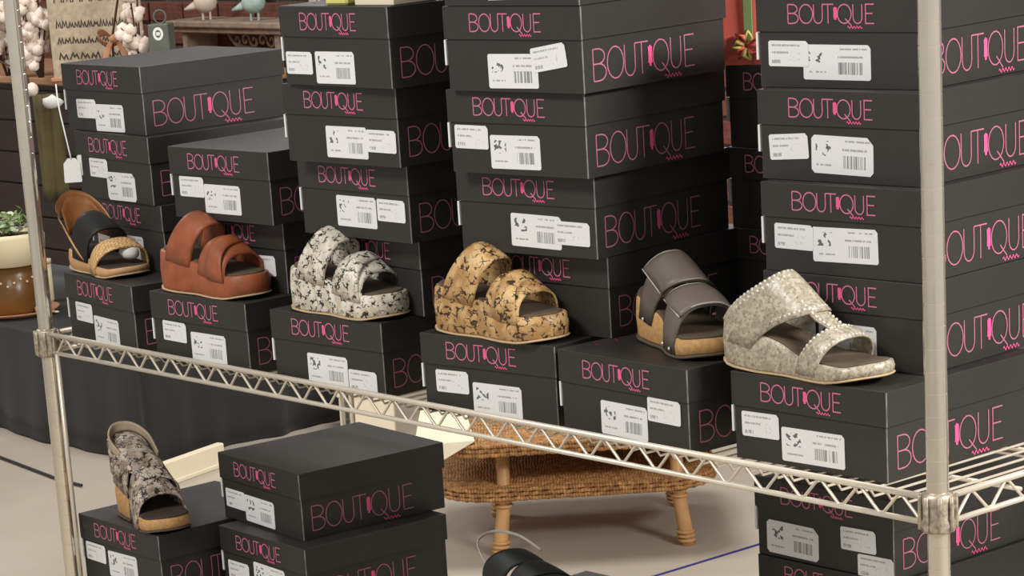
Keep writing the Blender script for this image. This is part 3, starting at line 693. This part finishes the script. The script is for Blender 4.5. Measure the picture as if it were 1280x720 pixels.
for s in (-1, 1):
    gems([Vector(((0.53+0.22*i/8)*lc.L, s*(0.014-0.005*i/8), lc.top(0.53+0.22*i/8)+0.056*(1-i/8)**1.1+0.032*i/8+0.0035)) for i in range(9)], sp_, 0.0065, Vector((0, 0, 0)))

# --- grey snakeskin high wedge on the lower shelf
t = sandal((0.068, 0.070, 0), -12, 'grey snakeskin high cork wedge sandal with ankle cuff, on the lower shelf at far left', z=z2+BP)
lh = wedge_last(0.205, 0.072, 0.024)
obj('wedge_sole', sole(lh, lambda u: 0.003, None, 0.001, 0.001), M['cork'], t, True)
obj('outsole', sole(lh, lambda u: 0.0, lambda u: lh.bot(u)+0.003, 0.002, 0.002), M['footbed'], t, True)
obj('footbed', sole(lh, lambda u: lh.top(u)-lh.bot(u)-0.001, lambda u: lh.top(u)+0.003, 0.0, -0.001), M['dark_footbed'], t, True)
L_ = lh.L
strap('toe_strap', t, lh, M['snake_grey'], (0.42, 0.50, 0.46), (0.74, 0.76, 0.76), (0.058, 0.030), zbase=(0.05, 0.1), pw=0.6)
strap('ankle_cuff', t, lh, M['snake_grey'], (0.06, 0.10, 0.06), (0.42, 0.46, 0.44), (0.062, 0.056), zbase=(0.8, 0.8), pw=0.45)
strap('cuff_overlay', t, lh, M['snake_grey'], (0.12, 0.42, 0.40), (0.30, 0.60, 0.62), (0.062, 0.050), zbase=(1.05, 0.9), out=0.004, pw=0.5)
ribbon('heel_loop', t, M['loop'], [(0.30*L_, -0.026, 0.112), (0.10*L_, -0.030, 0.135), (-0.03*L_, -0.010, 0.150), (0.0, 0.018, 0.150), (0.16*L_, 0.034, 0.135), (0.34*L_, 0.036, 0.108)],
       [(0.28*L_, -0.026, 0.100), (0.09*L_, -0.030, 0.118), (-0.02*L_, -0.010, 0.132), (0.01*L_, 0.018, 0.134), (0.16*L_, 0.034, 0.120), (0.32*L_, 0.036, 0.096)], th=0.003)
ribbon('heel_cover', t, M['snake_grey'], [(0.16*L_, -0.030, 0.115), (0.04*L_, -0.028, 0.128), (-0.03*L_, 0, 0.134), (0.04*L_, 0.028, 0.128), (0.18*L_, 0.032, 0.112)],
       [(0.16*L_, -0.030, 0.070), (0.04*L_, -0.026, 0.074), (-0.005*L_, 0, 0.075), (0.04*L_, 0.026, 0.074), (0.18*L_, 0.030, 0.068)], th=0.003)

# --- black strappy sandal at the bottom of the photo
t = sandal((MX+0.025, 0.076, 0), -2, 'black leather sandal with a pale heel loop, in front of the wicker table', z=z2+BP)
lk = wedge_last(0.20, 0.034, 0.018)
obj('wedge_sole', sole(lk, lambda u: 0.003, None, 0.001, 0.001), M['cork'], t, True)
obj('outsole', sole(lk, lambda u: 0.0, lambda u: lk.bot(u)+0.003, 0.002, 0.002), M['footbed'], t, True)
obj('footbed', sole(lk, lambda u: lk.top(u)-lk.bot(u)-0.001, lambda u: lk.top(u)+0.003, 0.0, -0.001), M['footbed'], t, True)
L_ = lk.L
strap('ankle_strap', t, lk, M['blackleather'], (0.04, 0.26, 0.34), (0.30, 0.42, 0.58), (0.062, 0.052), zbase=(0.9, 0.9), pw=0.5)
strap('toe_strap', t, lk, M['blackleather'], (0.56, 0.60, 0.62), (0.80, 0.84, 0.86), (0.046, 0.036), zbase=(0.3, 0.3), pw=0.6)
strap('centre_strap', t, lk, M['blackleather'], (0.34, 0.46, 0.56), (0.44, 0.62, 0.72), (0.056, 0.048), zbase=(0.8, 0.5), pw=0.55)
ribbon('heel_loop', t, M['stitch'], [(0.12*L_, -0.028, 0.074), (-0.03*L_, -0.018, 0.098), (-0.04*L_, 0.012, 0.108), (0.12*L_, 0.032, 0.104), (0.36*L_, 0.034, 0.090)],
       [(0.12*L_, -0.028, 0.070), (-0.03*L_, -0.018, 0.095), (-0.04*L_, 0.012, 0.104), (0.12*L_, 0.032, 0.100), (0.36*L_, 0.034, 0.086)], th=0.0016)

# ------------------------------------------------------------------ small things on the rack
pk = empty('paper_packet', (0.835, 0.035, 5*BP), 0.1, 'yellow paper packet on the third stack\'s top box, left of the cream one', 'packet')
obj('wrapper', box_bm(-0.022, 0.022, -0.03, 0.03, 0, 0.05, 0.003), M['yellow'], pk); obj('flap', box_bm(-0.018, 0.018, -0.032, -0.0302, 0.012, 0.048, 0.0004), M['yellow'], pk)
pk = empty('gift_box', (0.915, 0.05, 5*BP), 0.05, 'cream gift box on the third stack\'s top box', 'box')
obj('body', box_bm(-0.04, 0.04, -0.04, 0.04, 0, 0.045, 0.001), M['creambox'], pk); obj('lid', box_bm(-0.042, 0.042, -0.042, 0.042, 0.03, 0.055, 0.001), M['creambox'], pk)
# coral gift bag on the rear stack
gb = empty('gift_bag', (1.283, 0.40, 4*BP), 0.45, 'coral red gift bag with a green ribbon standing on the rear stack', 'bag')
bm = bmesh.new()
lo = [bm.verts.new(p) for p in ((-0.062, -0.03, 0), (0.062, -0.03, 0), (0.062, 0.03, 0), (-0.062, 0.03, 0))]; hi = [bm.verts.new(p) for p in ((-0.066, -0.024, 0.2), (0.066, -0.024, 0.2), (0.066, 0.024, 0.2), (-0.066, 0.024, 0.2))]
mid = [bm.verts.new((0.066, 0, 0.19)), bm.verts.new((0.058, 0, 0.02)), bm.verts.new((-0.066, 0, 0.19)), bm.verts.new((-0.058, 0, 0.02))]
bm.faces.new((lo[0], lo[1], hi[1], hi[0])); bm.faces.new((lo[2], lo[3], hi[3], hi[2])); bm.faces.new(lo[::-1])
bm.faces.new((lo[1], mid[1], mid[0], hi[1])); bm.faces.new((mid[1], lo[2], hi[2], mid[0])); bm.faces.new((lo[3], mid[3], mid[2], hi[3])); bm.faces.new((mid[3], lo[0], hi[0], mid[2]))
bo = obj('paper_body', bm, M['coral'], gb); solid(bo, 0.0012, -1)
obj('ribbon', box_bm(-0.030, -0.018, -0.0335, -0.0315, 0.03, 0.2, 0.0004), M['green'], gb)
for sx in (-1, 1):
    obj('handle', tube_bm(catmull([(-0.03, sx*0.024, 0.195), (-0.026, sx*0.024, 0.235), (0, sx*0.024, 0.25), (0.026, sx*0.024, 0.235), (0.03, sx*0.024, 0.195)], 14), 0.002, 6), M['green'], gb, True)
ros = empty('rosette', (-0.026, -0.035, 0.026)); ros.parent = gb
for i in range(7):
    a = i*2*PI/7; bm = tube_bm([(0.004*math.cos(a), 0, 0.004*math.sin(a)), (0.013*math.cos(a), -0.005, 0.013*math.sin(a)), (0.020*math.cos(a+0.5), 0, 0.020*math.sin(a+0.5)), (0.008*math.cos(a+0.9), -0.003, 0.008*math.sin(a+0.9))], 0.003, 6)
    obj('petal', bm, M['yellow'] if i % 2 else M['coral'], ros, True)
# white hang tag with its string, on the far left stack
hx = at(83, 112, 4.30)
ht = empty('hang_tag', at(92, 228, 4.30), VIEWROT, 'white hang tag dangling on a string at the left of the far left stack', 'tag')
dx = -0.022
obj('string', tube_bm(catmull([(-0.012, 0, 0.155), (-0.011, 0, 0.12), (-0.006, 0, 0.08), (0.0, 0, 0.036)], 14), 0.0011, 6), M['paper'], ht, True)
bm = bmesh.new(); pts = [(-0.013, 0), (0.013, 0), (0.014, 0.002), (0.013, 0.03), (0.006, 0.038), (-0.006, 0.038), (-0.013, 0.03), (-0.014, 0.002)]
a_ = [bm.verts.new((x, 0, z)) for x, z in pts]; b_ = [bm.verts.new((x, 0.001, z)) for x, z in pts]; bm.faces.new(a_); bm.faces.new(b_[::-1])
for i in range(8): bm.faces.new((a_[i], a_[(i+1) % 8], b_[(i+1) % 8], b_[i]))
obj('card', bm, M['paper'], ht)
bm = bmesh.new(); add_box(bm, 0.010, 0.016, 0.002, 0.003, 0.01, 0.042, 0.0003); obj('card', bm, M['paper'], ht)

# ------------------------------------------------------------------ wicker table behind the rack
p1, p2 = on_z(628, 694, FLOOR), on_z(857, 680, FLOOR)
dv = (p2-p1); WT = dv.length; wa = math.atan2(dv.y, dv.x)
wt = empty('wicker_table', ((p1+p2)/2), wa, 'two-tier tan wicker table with cane legs on the floor behind the rack', 'table')
def rslab(w_, d0, d1, z0, z1, rad=0.05, bulge=0.008, taper=1.0, seg=6):
    bm = bmesh.new(); base = []
    for cx_, cy_, a0 in ((w_/2-rad, d0+rad, -PI/2), (w_/2-rad, d1-rad, 0), (-w_/2+rad, d1-rad, PI/2), (-w_/2+rad, d0+rad, PI)):
        for i in range(seg+1): a = a0+PI/2*i/seg; base.append((cx_, cy_, math.cos(a), math.sin(a)))
    rings = []
    for q in (0, 0.15, 0.5, 0.85, 1):
        g = bulge*math.sin(PI*(0.1+0.8*q)); rings.append([bm.verts.new((cx_+c_*(rad+g), cy_+s_*(rad+g), z0+(z1-z0)*q)) for cx_, cy_, c_, s_ in base])
    for a, b in zip(rings, rings[1:]):
        n = len(a)
        for i in range(n): bm.faces.new((a[i], a[(i+1) % n], b[(i+1) % n], b[i]))
    bm.faces.new(rings[0][::-1]); bm.faces.new(rings[-1]); return bm
lowt = obj('lower_tier', rslab(WT+0.20, -0.030, 0.40, 0.135, 0.168, 0.12), M['weave'], wt, True)
upt = obj('upper_tier', rslab(WT+0.20, -0.09, 0.46, 0.255, 0.285, 0.07), M['weave'], wt, True)
for o_, w_, d0, d1, zc, rad in ((lowt, WT+0.20, -0.030, 0.40, 0.152, 0.12), (upt, WT+0.20, -0.09, 0.46, 0.27, 0.07)):
    # braided cords round each rim
    if o_ is lowt: o_.location.x = -0.03
    for k_, dz in enumerate((-0.010, 0.0, 0.010)):
        pts = []
        for cx_, cy_, a0 in ((w_/2-rad, d0+rad, -PI/2), (w_/2-rad, d1-rad, 0), (-w_/2+rad, d1-rad, PI/2), (-w_/2+rad, d0+rad, PI)):
            for i in range(9):
                a = a0+PI/2*i/8; pts.append((cx_+math.cos(a)*(rad+0.009), cy_+math.sin(a)*(rad+0.009)))
        dense = []
        for i in range(len(pts)):
            a, b = Vector(pts[i]), Vector(pts[(i+1) % len(pts)]); n = max(1, int((b-a).length/0.008))
            for j in range(n): dense.append(a.lerp(b, j/n))
        bm = tube_bm([(p.x, p.y, zc+dz+0.0014*math.sin(i*1.9+k_*2)) for i, p in enumerate(dense)], 0.0056, 5, closed=True)
        obj('rim_cord', bm, M['weave'], o_, True)
for sx in (-1, 1):
    for yy, sp in ((0.0, -0.012), (0.36, 0.012)):
        lg_ = obj('leg', tube_bm([(sx*(WT/2+0.006), yy+sp*0.3, 0.0), (sx*(WT/2+0.003), yy+sp*0.3, 0.02), (sx*(WT/2-0.012), yy, 0.13), (sx*(WT/2-0.014), yy, 0.262)], 0.0155, 12, radii=[0.0165, 0.017, 0.0155, 0.0145]), M['rattan'], wt, True)
        for zz in (0.012, 0.022, 0.032, 0.118, 0.13):
            cx_ = sx*(WT/2+0.004-0.016*zz/0.13); obj('binding', tube_bm([(cx_+0.018*math.cos(a*PI/6), yy+sp*0.3*(1-zz/0.13)+0.018*math.sin(a*PI/6), zz) for a in range(12)], 0.0042, 5, closed=True), M['rattan'], lg_, True)

# ------------------------------------------------------------------ black draped platform
TZ = FLOOR+0.318
XR, YF = -2.27, 1.60
dt = empty('draped_table', (XR-0.9, YF+0.6, FLOOR), 0, 'low display table covered to the floor with a black tablecloth, behind the rack at left', 'table')
oo = Vector((XR-0.9, YF+0.6, FLOOR))
bm = box_bm(XR-1.9, XR-0.02, YF+0.02, YF+0.7, TZ-0.02, TZ-0.002, 0.004); bmesh.ops.translate(bm, vec=-oo, verts=bm.verts); obj('table_top', bm, M['darkwood'], dt)
def skirt():
    bm = bmesh.new(); path = []
    n1 = 70
    for i in range(n1): path.append((XR-1.9+1.9*i/n1, YF, 0, -1))
    for i in range(6): a = -PI/2+PI/2*i/5; path.append((XR-0.02+0.02*math.cos(a), YF+0.02+0.02*math.sin(a), math.cos(a), math.sin(a)))
    for i in range(1, 50): path.append((XR, YF+0.02+0.7*i/50, 1, 0))
    rr = random.Random(3); ph = [rr.uniform(0, 6) for _ in range(6)]
    rings = []
    s = 0
    for q in (0, 0.03, 0.12, 0.3, 0.55, 0.8, 1.0):
        row = []
        for i, (x, y, nx, ny) in enumerate(path):
            s = i*0.027
            amp = (0.003+0.014*q); off = amp*(0.6*math.sin(s*9+ph[0])+0.4*math.sin(s*17+ph[1]+q)+0.3*math.sin(s*31+ph[2]))+0.012*q
            row.append(bm.verts.new((x+nx*off-oo.x, y+ny*off-oo.y, TZ-(TZ-FLOOR-0.004)*q-oo.z)))
        rings.append(row)
    for a, b in zip(rings, rings[1:]):
        for i in range(len(a)-1): bm.faces.new((a[i], a[i+1], b[i+1], b[i]))
    c = [bm.verts.new((XR-1.9-oo.x, YF+0.72-oo.y, TZ-oo.z))]
    bm.faces.new(rings[0]+c)
    return bm
sk = obj('tablecloth', skirt(), M['blackcloth'], dt, True); solid(sk, 0.003, -1)
for i, (x, y) in enumerate(((XR-0.06, YF+0.08), (XR-0.06, YF+0.62), (XR-1.8, YF+0.62), (XR-1.8, YF+0.08))):
    obj('leg', box_bm(x-0.02-oo.x, x+0.02-oo.x, y-0.02-oo.y, y+0.02-oo.y, 0, 0.3, 0.003), M['darkwood'], dt)
# pot with saucer and plant
pc = on_z(20, 388, TZ+0.012)
sa = obj('saucer', lathe_bm([(0.0, 0.0), (0.09, 0.0), (0.125, 0.012), (0.13, 0.018), (0.122, 0.016), (0.088, 0.006), (0.0, 0.006)], 28, cap=False), M['peach'], None, True); sa.location = (pc.x, pc.y, TZ+0.001); tag(sa, 'shallow tan saucer under the amber pot on the black tablecloth', 'saucer')
pt_ = empty('plant_pot', (pc.x, pc.y, TZ+0.008), 0, 'amber glazed pot with a cream band on the black table, far left edge', 'pot')
obj('pot_body', lathe_bm([(0.0, 0.0), (0.072, 0.0), (0.078, 0.01), (0.084, 0.145), (0.075, 0.147), (0.0, 0.147)], 28, cap=False), M['pot'], pt_, True)
obj('cream_band', lathe_bm([(0.086, 0.143), (0.104, 0.148), (0.108, 0.225), (0.103, 0.238), (0.094, 0.236), (0.09, 0.150), (0.086, 0.143)], 28, cap=False), M['cream'], pt_, True)
obj('soil', lathe_bm([(0.0, 0.0), (0.095, 0.0), (0.095, 0.012), (0.0, 0.02)], 20, (0, 0, 0.212), cap=False), M['darkwood'], pt_, True)
dm = bpy.data.meshes.new('painted_dot'); bd_ = bmesh.new(); bmesh.ops.create_icosphere(bd_, subdivisions=1, radius=0.004); bd_.to_mesh(dm); bd_.free(); dm.materials.append(M['cream'])
for i in range(26):
    a = 2*PI*i/26; o = obj('painted_dot', dm, None, pt_); zz = 0.098+0.010*math.sin(a*6.5); rr_ = 0.079+0.0055*(zz-0.01)/0.135; o.location = (rr_*math.cos(a), rr_*math.sin(a), zz)
pl = empty('potted_plant', (pc.x, pc.y, TZ+0.008+0.222), 0, 'small plant with green and pale leaves growing in the amber pot', 'plant')
rl = random.Random(8)
leafm = []
for mm in ('leaf', 'palebloom'):
    bm = bmesh.new(); vs = [bm.verts.new(p) for p in ((0, 0, 0), (0.010, -0.009, 0.003), (0.022, -0.008, 0.004), (0.034, 0, 0), (0.022, 0.008, 0.004), (0.010, 0.009, 0.003), (0.017, 0, 0.0))]
    for i in range(6): bm.faces.new((vs[i], vs[(i+1) % 6], vs[6]))
    leafm.append(bmesh_to('leaf', bm, [M[mm]]))
for i in range(16):
    a = rl.uniform(0, 2*PI); rr_ = rl.uniform(0.02, 0.085); top = (rr_*math.cos(a), rr_*math.sin(a), rl.uniform(0.02, 0.085))
    st = obj('stem', tube_bm([(0.01*math.cos(a), 0.01*math.sin(a), 0), (top[0]*0.6, top[1]*0.6, top[2]*0.7), top], 0.0014, 5), M['leaf'], pl, True)
    for j in range(6):
        q = 0.45+0.55*j/5; o = obj('leaf', leafm[0 if rl.random() < 0.6 else 1], None, st); o.location = (top[0]*q, top[1]*q, top[2]*q); o.rotation_euler = (rl.uniform(-.8, .8), rl.uniform(-1, .4), rl.uniform(0, 6.28)); s_ = rl.uniform(0.7, 1.15); o.scale = (s_, s_, s_)
cb_ = on_z(57, 377, TZ)
cp = empty('cream_canister', (cb_.x, cb_.y, TZ+0.001), VIEWROT, 'cream upright canister just right of the amber pot, half behind the left post', 'canister')
obj('body', lathe_bm([(0.0, 0), (0.026, 0), (0.028, 0.004), (0.028, 0.115), (0.0, 0.116)], 20, cap=False), M['cream'], cp, True); obj('lid', lathe_bm([(0.0, 0.116), (0.030, 0.116), (0.030, 0.128), (0.006, 0.132), (0.006, 0.14), (0, 0.142)], 20, cap=False), M['cream'], cp, True)
sb_ = on_z(48, 394, TZ)
sh = empty('seashell', (sb_.x, sb_.y, TZ+0.004), 0.8, 'tan ridged seashell on the black tablecloth in front of the pot', 'shell')
for i in range(6):
    bm = bmesh.new(); q = 1-i*0.15; blob(bm, (i*0.011, 0, 0.014*q), 0.010, 0.020*q, 0.014*q, 1); obj('whorl', bm, M['cream'] if i % 2 else M['peach'], sh, True)

# ------------------------------------------------------------------ cream things on the floor
cbp = on_z(247, 592, FLOOR)
cs = empty('floor_board', (-2.075, 1.66, FLOOR), math.radians(106), 'cream painted board on the floor against the black tablecloth', 'board')
obj('board', box_bm(-0.20, 0.065, -0.012, 0.012, 0.0, 0.062, 0.003), M['creambox'], cs); obj('ledge', box_bm(-0.20, 0.065, -0.02, -0.012, 0.0, 0.012, 0.002), M['creambox'], cs)
ca = on_z(466, 553, FLOOR)
cr = empty('storage_crate', (ca.x, ca.y, FLOOR), VIEWROT, 'cream painted crate on the floor behind the rack\'s rear post', 'crate')
obj('crate_body', box_bm(-0.085, 0.065, 0.0, 0.22, 0.0, 0.150, 0.003), M['creambox'], cr); obj('crate_lid', box_bm(-0.09, 0.07, -0.005, 0.225, 0.132, 0.160, 0.003), M['creambox'], cr)
# cream cloth corner hanging over the wicker table
bm = bmesh.new(); A_ = [(-0.16, -0.10, 0.003), (0.02, -0.108, 0.003), (0.0, 0.05, 0.003), (-0.22, 0.12, 0.003)]
wtm = Matrix.Translation((p1+p2)/2) @ Matrix.Rotation(wa, 4, 'Z')
nn = empty('cloth_runner', wtm @ Vector((-WT/2-0.10, 0.02, 0.2925)), wa, 'cream cloth runner with a pointed corner hanging over the wicker table edge', 'cloth')
bm = bmesh.new(); v = [bm.verts.new(p) for p in ((-0.075, 0.26, 0.0), (-0.08, -0.06, 0.0), (-0.078, -0.115, 0.0), (-0.02, -0.118, 0.0), (0.055, -0.113, 0.0), (0.03, 0.26, 0.0), (-0.035, -0.122, -0.045), (-0.060, -0.121, -0.028))]
bm.faces.new((v[0], v[1], v[2], v[3], v[4], v[5])); bm.faces.new((v[2], v[7], v[6], v[3])); bm.faces.new((v[3], v[6], v[4]))
ccl = obj('cloth', bm, M['creambox'], nn); solid(ccl, 0.002, 1)

# ------------------------------------------------------------------ far cabinet and what stands on it
CY = 2.45
ctz = on_y(10, 95, CY).z
x0, x1 = on_y(-90, 95, CY).x, on_y(228, 60, CY).x
cbn = empty('wooden_cabinet', ((x0+x1)/2, CY+0.22, FLOOR), 0, 'dark brown plank cabinet with a tan top, behind the left post', 'cabinet')
wd_ = (x1-x0)/2
obj('carcass', box_bm(-wd_+0.01, wd_-0.01, -0.20, 0.24, 0.0, ctz-FLOOR-0.025, 0.004), M['darkwood'], cbn)
obj('top_board', box_bm(-wd_, wd_, -0.23, 0.25, ctz-FLOOR-0.025, ctz-FLOOR, 0.005), M['topwood'], cbn)
npk = 8; hz = (ctz-FLOOR-0.05)/npk
for i in range(npk): obj('plank', box_bm(-wd_+0.02, wd_-0.02, -0.212, -0.2, 0.01+i*hz, 0.01+(i+1)*hz-0.006, 0.002), M['darkwood'], cbn)
def facing(px, py, y, name, label, cat, group=None, z=None):
    p = on_y(px, py, y); return empty(name, (p.x, p.y, p.z if z is None else z), VIEWROT-0.25, label, cat, group)
PPM = CF/ (MF.dot(on_y(100, 60, CY)-CC))     # pixels per metre there
# burlap sign with script
y_ = CY-0.02
sg = facing(124, 70, y_+0.04, 'burlap_sign', 'beige burlap sign with dark script, behind the far left stack', 'sign', z=ctz)
sw = 62/PPM
obj('panel', box_bm(-sw, sw*0.98, -0.008, 0.008, 0.0, 0.36, 0.004), M['burlap'], sg)
fr_ = obj('frame', box_bm(-sw-0.01, sw+0.01, -0.012, 0.012, -0.0, 0.014, 0.003), M['peach'], sg)
rs = random.Random(5)
yy_ = -0.0086
for row, (zz, hh, n_) in enumerate(((0.25, 0.05, 8), (0.17, 0.022, 12), (0.12, 0.018, 10), (0.07, 0.02, 7))):
    x = -sw*0.85; bm = bmesh.new()
    for i in range(n_):
        w0 = (sw*1.6)/n_; yy_ -= 0.00003
        add_stroke(bm, [(x+w0*0.1, zz), (x+w0*rs.uniform(.2, .4), zz+hh*rs.uniform(.7, 1.1)), (x+w0*0.5, zz+hh*rs.uniform(0, .4)), (x+w0*0.75, zz+hh*rs.uniform(.6, 1)), (x+w0*0.9, zz)], 0.0045, yy_)
        x += w0
    obj('script_line', bm, M['ink'], sg)['kind'] = 'stuff'
# cotton stems
rc = random.Random(12)
def cotton(px, py, name_label, n, spread, hmin, hmax, group, rise=0.0):
    b = on_y(px, py, CY-0.06); e = empty('cotton_bouquet', (b.x, b.y, ctz), VIEWROT-0.25, name_label, 'dried flowers', group)
    for i in range(n):
        tx = rc.uniform(-spread, spread); tz = rc.uniform(hmin, hmax); ty = rc.uniform(-0.05, 0.03)
        tw = obj('twig', tube_bm(catmull([(tx*0.15, 0, 0.01), (tx*0.5, ty*0.5, max(0.02, tz*0.55)), (tx, ty, tz)], 8), 0.003, 5), M['twig'], e, True)
        for j in range(2):
            q = 1.0 if j == 0 else rc.uniform(0.55, 0.75)
            c = (tx*q+(0 if j == 0 else rc.uniform(-.03, .03)), ty*q, tz*q)
            bo_ = bmesh.new()
            for k_ in range(4):
                a = k_*PI/2+rc.uniform(0, 1); blob(bo_, (c[0]+0.016*math.cos(a), c[1]+0.008*math.sin(a), c[2]+0.016*math.sin(a)), rc.uniform(.017, .025), sub=1, jit=0.25, rnd=rc)
            obj('cotton_boll', bo_, M['cotton'], tw, True)
            hk = bmesh.new()
            for k_ in range(3):
                a = k_*2.1; add_tube(hk, [(c[0], c[1]+0.004, c[2]-0.006), (c[0]+0.02*math.cos(a), c[1]-0.014, c[2]+0.02*math.sin(a))], 0.004, 5, radii=[0.006, 0.001])
            obj('husk', hk, M['husk'], tw)
    return e
cotton(12, 95, 'cotton stems with white bolls at the left edge, behind the left post', 10, 0.12, 0.06, 0.34, 'cotton arrangements')
cotton(52, 95, 'cotton stems with white bolls between the left post and the burlap sign', 9, 0.055, 0.02, 0.34, 'cotton arrangements')
cotton(174, 62, 'cotton stems beside the peach ribbon bow, right of the burlap sign', 6, 0.030, 0.08, 0.32, 'cotton arrangements')
# drooping boll on the cabinet edge
dr = facing(40, 112, CY-0.31, 'cotton_boll', 'single white cotton boll drooping below the cabinet top beside the left post', 'dried flower')
bm = bmesh.new(); blob(bm, (0, 0, 0), 0.022, sub=2, jit=0.2, rnd=rc); obj('cotton', bm, M['cotton'], dr, True)
obj('twig', tube_bm(catmull([(-0.005, 0, 0.01), (-0.02, 0.0, 0.05), (-0.09, 0.01, 0.085), (-0.13, 0.05, 0.09)], 10), 0.003, 5), M['twig'], dr, True)
# peach bow
bw = facing(146, 62, CY-0.07, 'ribbon_bow', 'peach burlap ribbon bow propped against the burlap sign', 'bow', z=ctz)
bz = on_y(146, 48, CY-0.07).z-ctz
for s in (-1, 1):
    ribbon('loop', bw, M['peach'], [(0, -0.01, bz), (s*0.035, -0.02, bz+0.035), (s*0.06, 0, bz+0.02), (s*0.04, 0.01, bz-0.01), (0, 0, bz-0.005)], [(0, 0.012, bz-0.012), (s*0.035, 0.005, bz+0.01), (s*0.065, 0.02, bz-0.005), (s*0.04, 0.03, bz-0.03), (0, 0.02, bz-0.02)], n=16, th=0.002)
    ribbon('tail', bw, M['peach'], [(0, -0.012, bz), (s*0.02, -0.015, bz-0.05), (s*0.05, -0.02, 0.0)], [(s*0.014, -0.012, bz), (s*0.04, -0.015, bz-0.045), (s*0.075, -0.02, 0.004)], n=12, th=0.002)
bm = bmesh.new(); blob(bm, (0, -0.012, bz), 0.018, 0.012, 0.016, 1); obj('knot', bm, M['peach'], bw, True)
obj('stalk', tube_bm([(-0.02, 0.01, 0), (-0.012, 0.0, bz), (0.03, 0.0, bz+0.16)], 0.004, 6), M['twig'], bw, True)
# little lantern sign
ln = facing(203, 56, CY-0.05, 'small_lantern', 'small grey-green lantern with a white emblem, right of the cotton on the cabinet', 'lantern', z=ctz)
lz = on_y(203, 52, CY-0.05).z-ctz
obj('case', box_bm(-0.033, 0.033, -0.03, 0.03, 0.0, lz+0.055, 0.003), M['slate'], ln); obj('ring', tube_bm([(0.02*math.cos(a*PI/6), 0, lz+0.075+0.02*math.sin(a*PI/6)) for a in range(12)], 0.003, 5, closed=True), M['slate'], ln, True)
bm = bmesh.new(); add_stroke(bm, [(0.013*math.cos(a*PI/8), lz+0.026+0.016*math.sin(a*PI/8)) for a in range(16)], 0.008, -0.0306, True); add_stroke(bm, [(-0.006, lz+0.026), (0.006, lz+0.026)], 0.010, -0.0308); obj('emblem', bm, M['paper'], ln)
# olive cloth hanging from the cabinet
oc = facing(60, 150, CY-0.25, 'hanging_cloth', 'olive cloth hanging in front of the dark cabinet, right of the left post', 'cloth')
bm = bmesh.new(); rows = []
for i in range(8):
    zz = -0.34*i/7+0.17; rows.append([bm.verts.new((-0.045+0.09*j/8, 0.010*math.sin(j*1.7+i*0.2), zz)) for j in range(9)])
for a, b in zip(rows, rows[1:]):
    for i in range(8): bm.faces.new((a[i], a[i+1], b[i+1], b[i]))
oc.location.z = on_y(60, 185, CY-0.25).z
o = obj('cloth', bm, M['olive'], oc, True); solid(o, 0.003, 0)
cn = facing(66, 128, CY-0.27, 'ribbon_scrap', 'crumpled white fabric scrap hanging above the olive cloth', 'fabric')
bm = bmesh.new(); blob(bm, (0, 0, 0), 0.035, 0.012, 0.022, 2, 0.35, rc); obj('fabric', bm, M['foam'], cn, True)
# carved wall shelf
sy = WY-0.014
pL, pR = on_y(226, 27, sy-0.12), on_y(352, 26, sy-0.12)
shf = empty('carved_shelf', ((pL.x+pR.x)/2, sy, pL.z-0.016), 0, 'carved weathered wooden wall shelf with scrollwork on the brick wall', 'wall shelf')
sl = (pR.x-pL.x)/2+0.04
obj('shelf_board', box_bm(-sl, sl, -0.16, 0, 0.0, 0.022, 0.005), M['carved'], shf); obj('moulding', box_bm(-sl+0.01, sl-0.01, -0.145, 0, -0.018, 0.0, 0.004), M['carved'], shf)
ap = obj('apron', box_bm(-sl+0.03, sl-0.02, -0.06, -0.05, -0.028, -0.018, 0.001), M['carved'], shf)
for i in range(8):
    cx_ = -0.05+i*0.048; sg_ = 1 if i % 2 else -1
    pts = [(cx_+sg_*(0.024-0.0017*k_)*math.cos(k_*0.55), -0.062, -0.046+sg_*(0.024-0.0017*k_)*math.sin(k_*0.55)) for k_ in range(13)]
    obj('scroll', tube_bm(pts, 0.0048, 6), M['carved'], ap, True)
obj('lower_edge', tube_bm(catmull([(-0.10, -0.062, -0.024), (-0.05, -0.062, -0.062), (0.08, -0.062, -0.074), (0.2, -0.062, -0.076), (0.33, -0.062, -0.072)], 14), 0.006, 6), M['carved'], shf, True)
for sx in (-1, 1): obj('bracket', box_bm(sx*sl*0.8-0.012, sx*sl*0.8+0.012, -0.13, 0, -0.09, -0.018, 0.004), M['carved'], shf)
shz = pL.z-0.016+0.022
for (px_, m_, lab) in ((258, M['stone'], 'cream ceramic bird figurine on the carved shelf, the left one'), (318, M['teal'], 'pale teal ceramic bird figurine on the carved shelf, the right one')):
    p = on_y(px_, 20, sy-0.10); fg = empty('bird_figurine', (p.x, p.y, shz), VIEWROT-0.3, lab, 'figurine', 'figurines on the carved shelf')
    bm = bmesh.new(); blob(bm, (0, 0, 0.055), 0.042, 0.03, 0.034, 2); blob(bm, (0.03, 0, 0.095), 0.02, 0.018, 0.02, 2); obj('body', bm, m_, fg, True)
    obj('tail', tube_bm([(-0.03, 0, 0.05), (-0.075, 0, 0.035)], 0.01, 6, radii=[0.016, 0.004]), m_, fg, True); obj('beak', tube_bm([(0.046, 0, 0.096), (0.062, 0, 0.093)], 0.004, 6, radii=[0.005, 0.001]), M['peach'], fg)
    for sx in (-0.012, 0.014): obj('leg', tube_bm([(sx, 0, 0), (sx, 0, 0.032)], 0.004, 6), m_, fg)
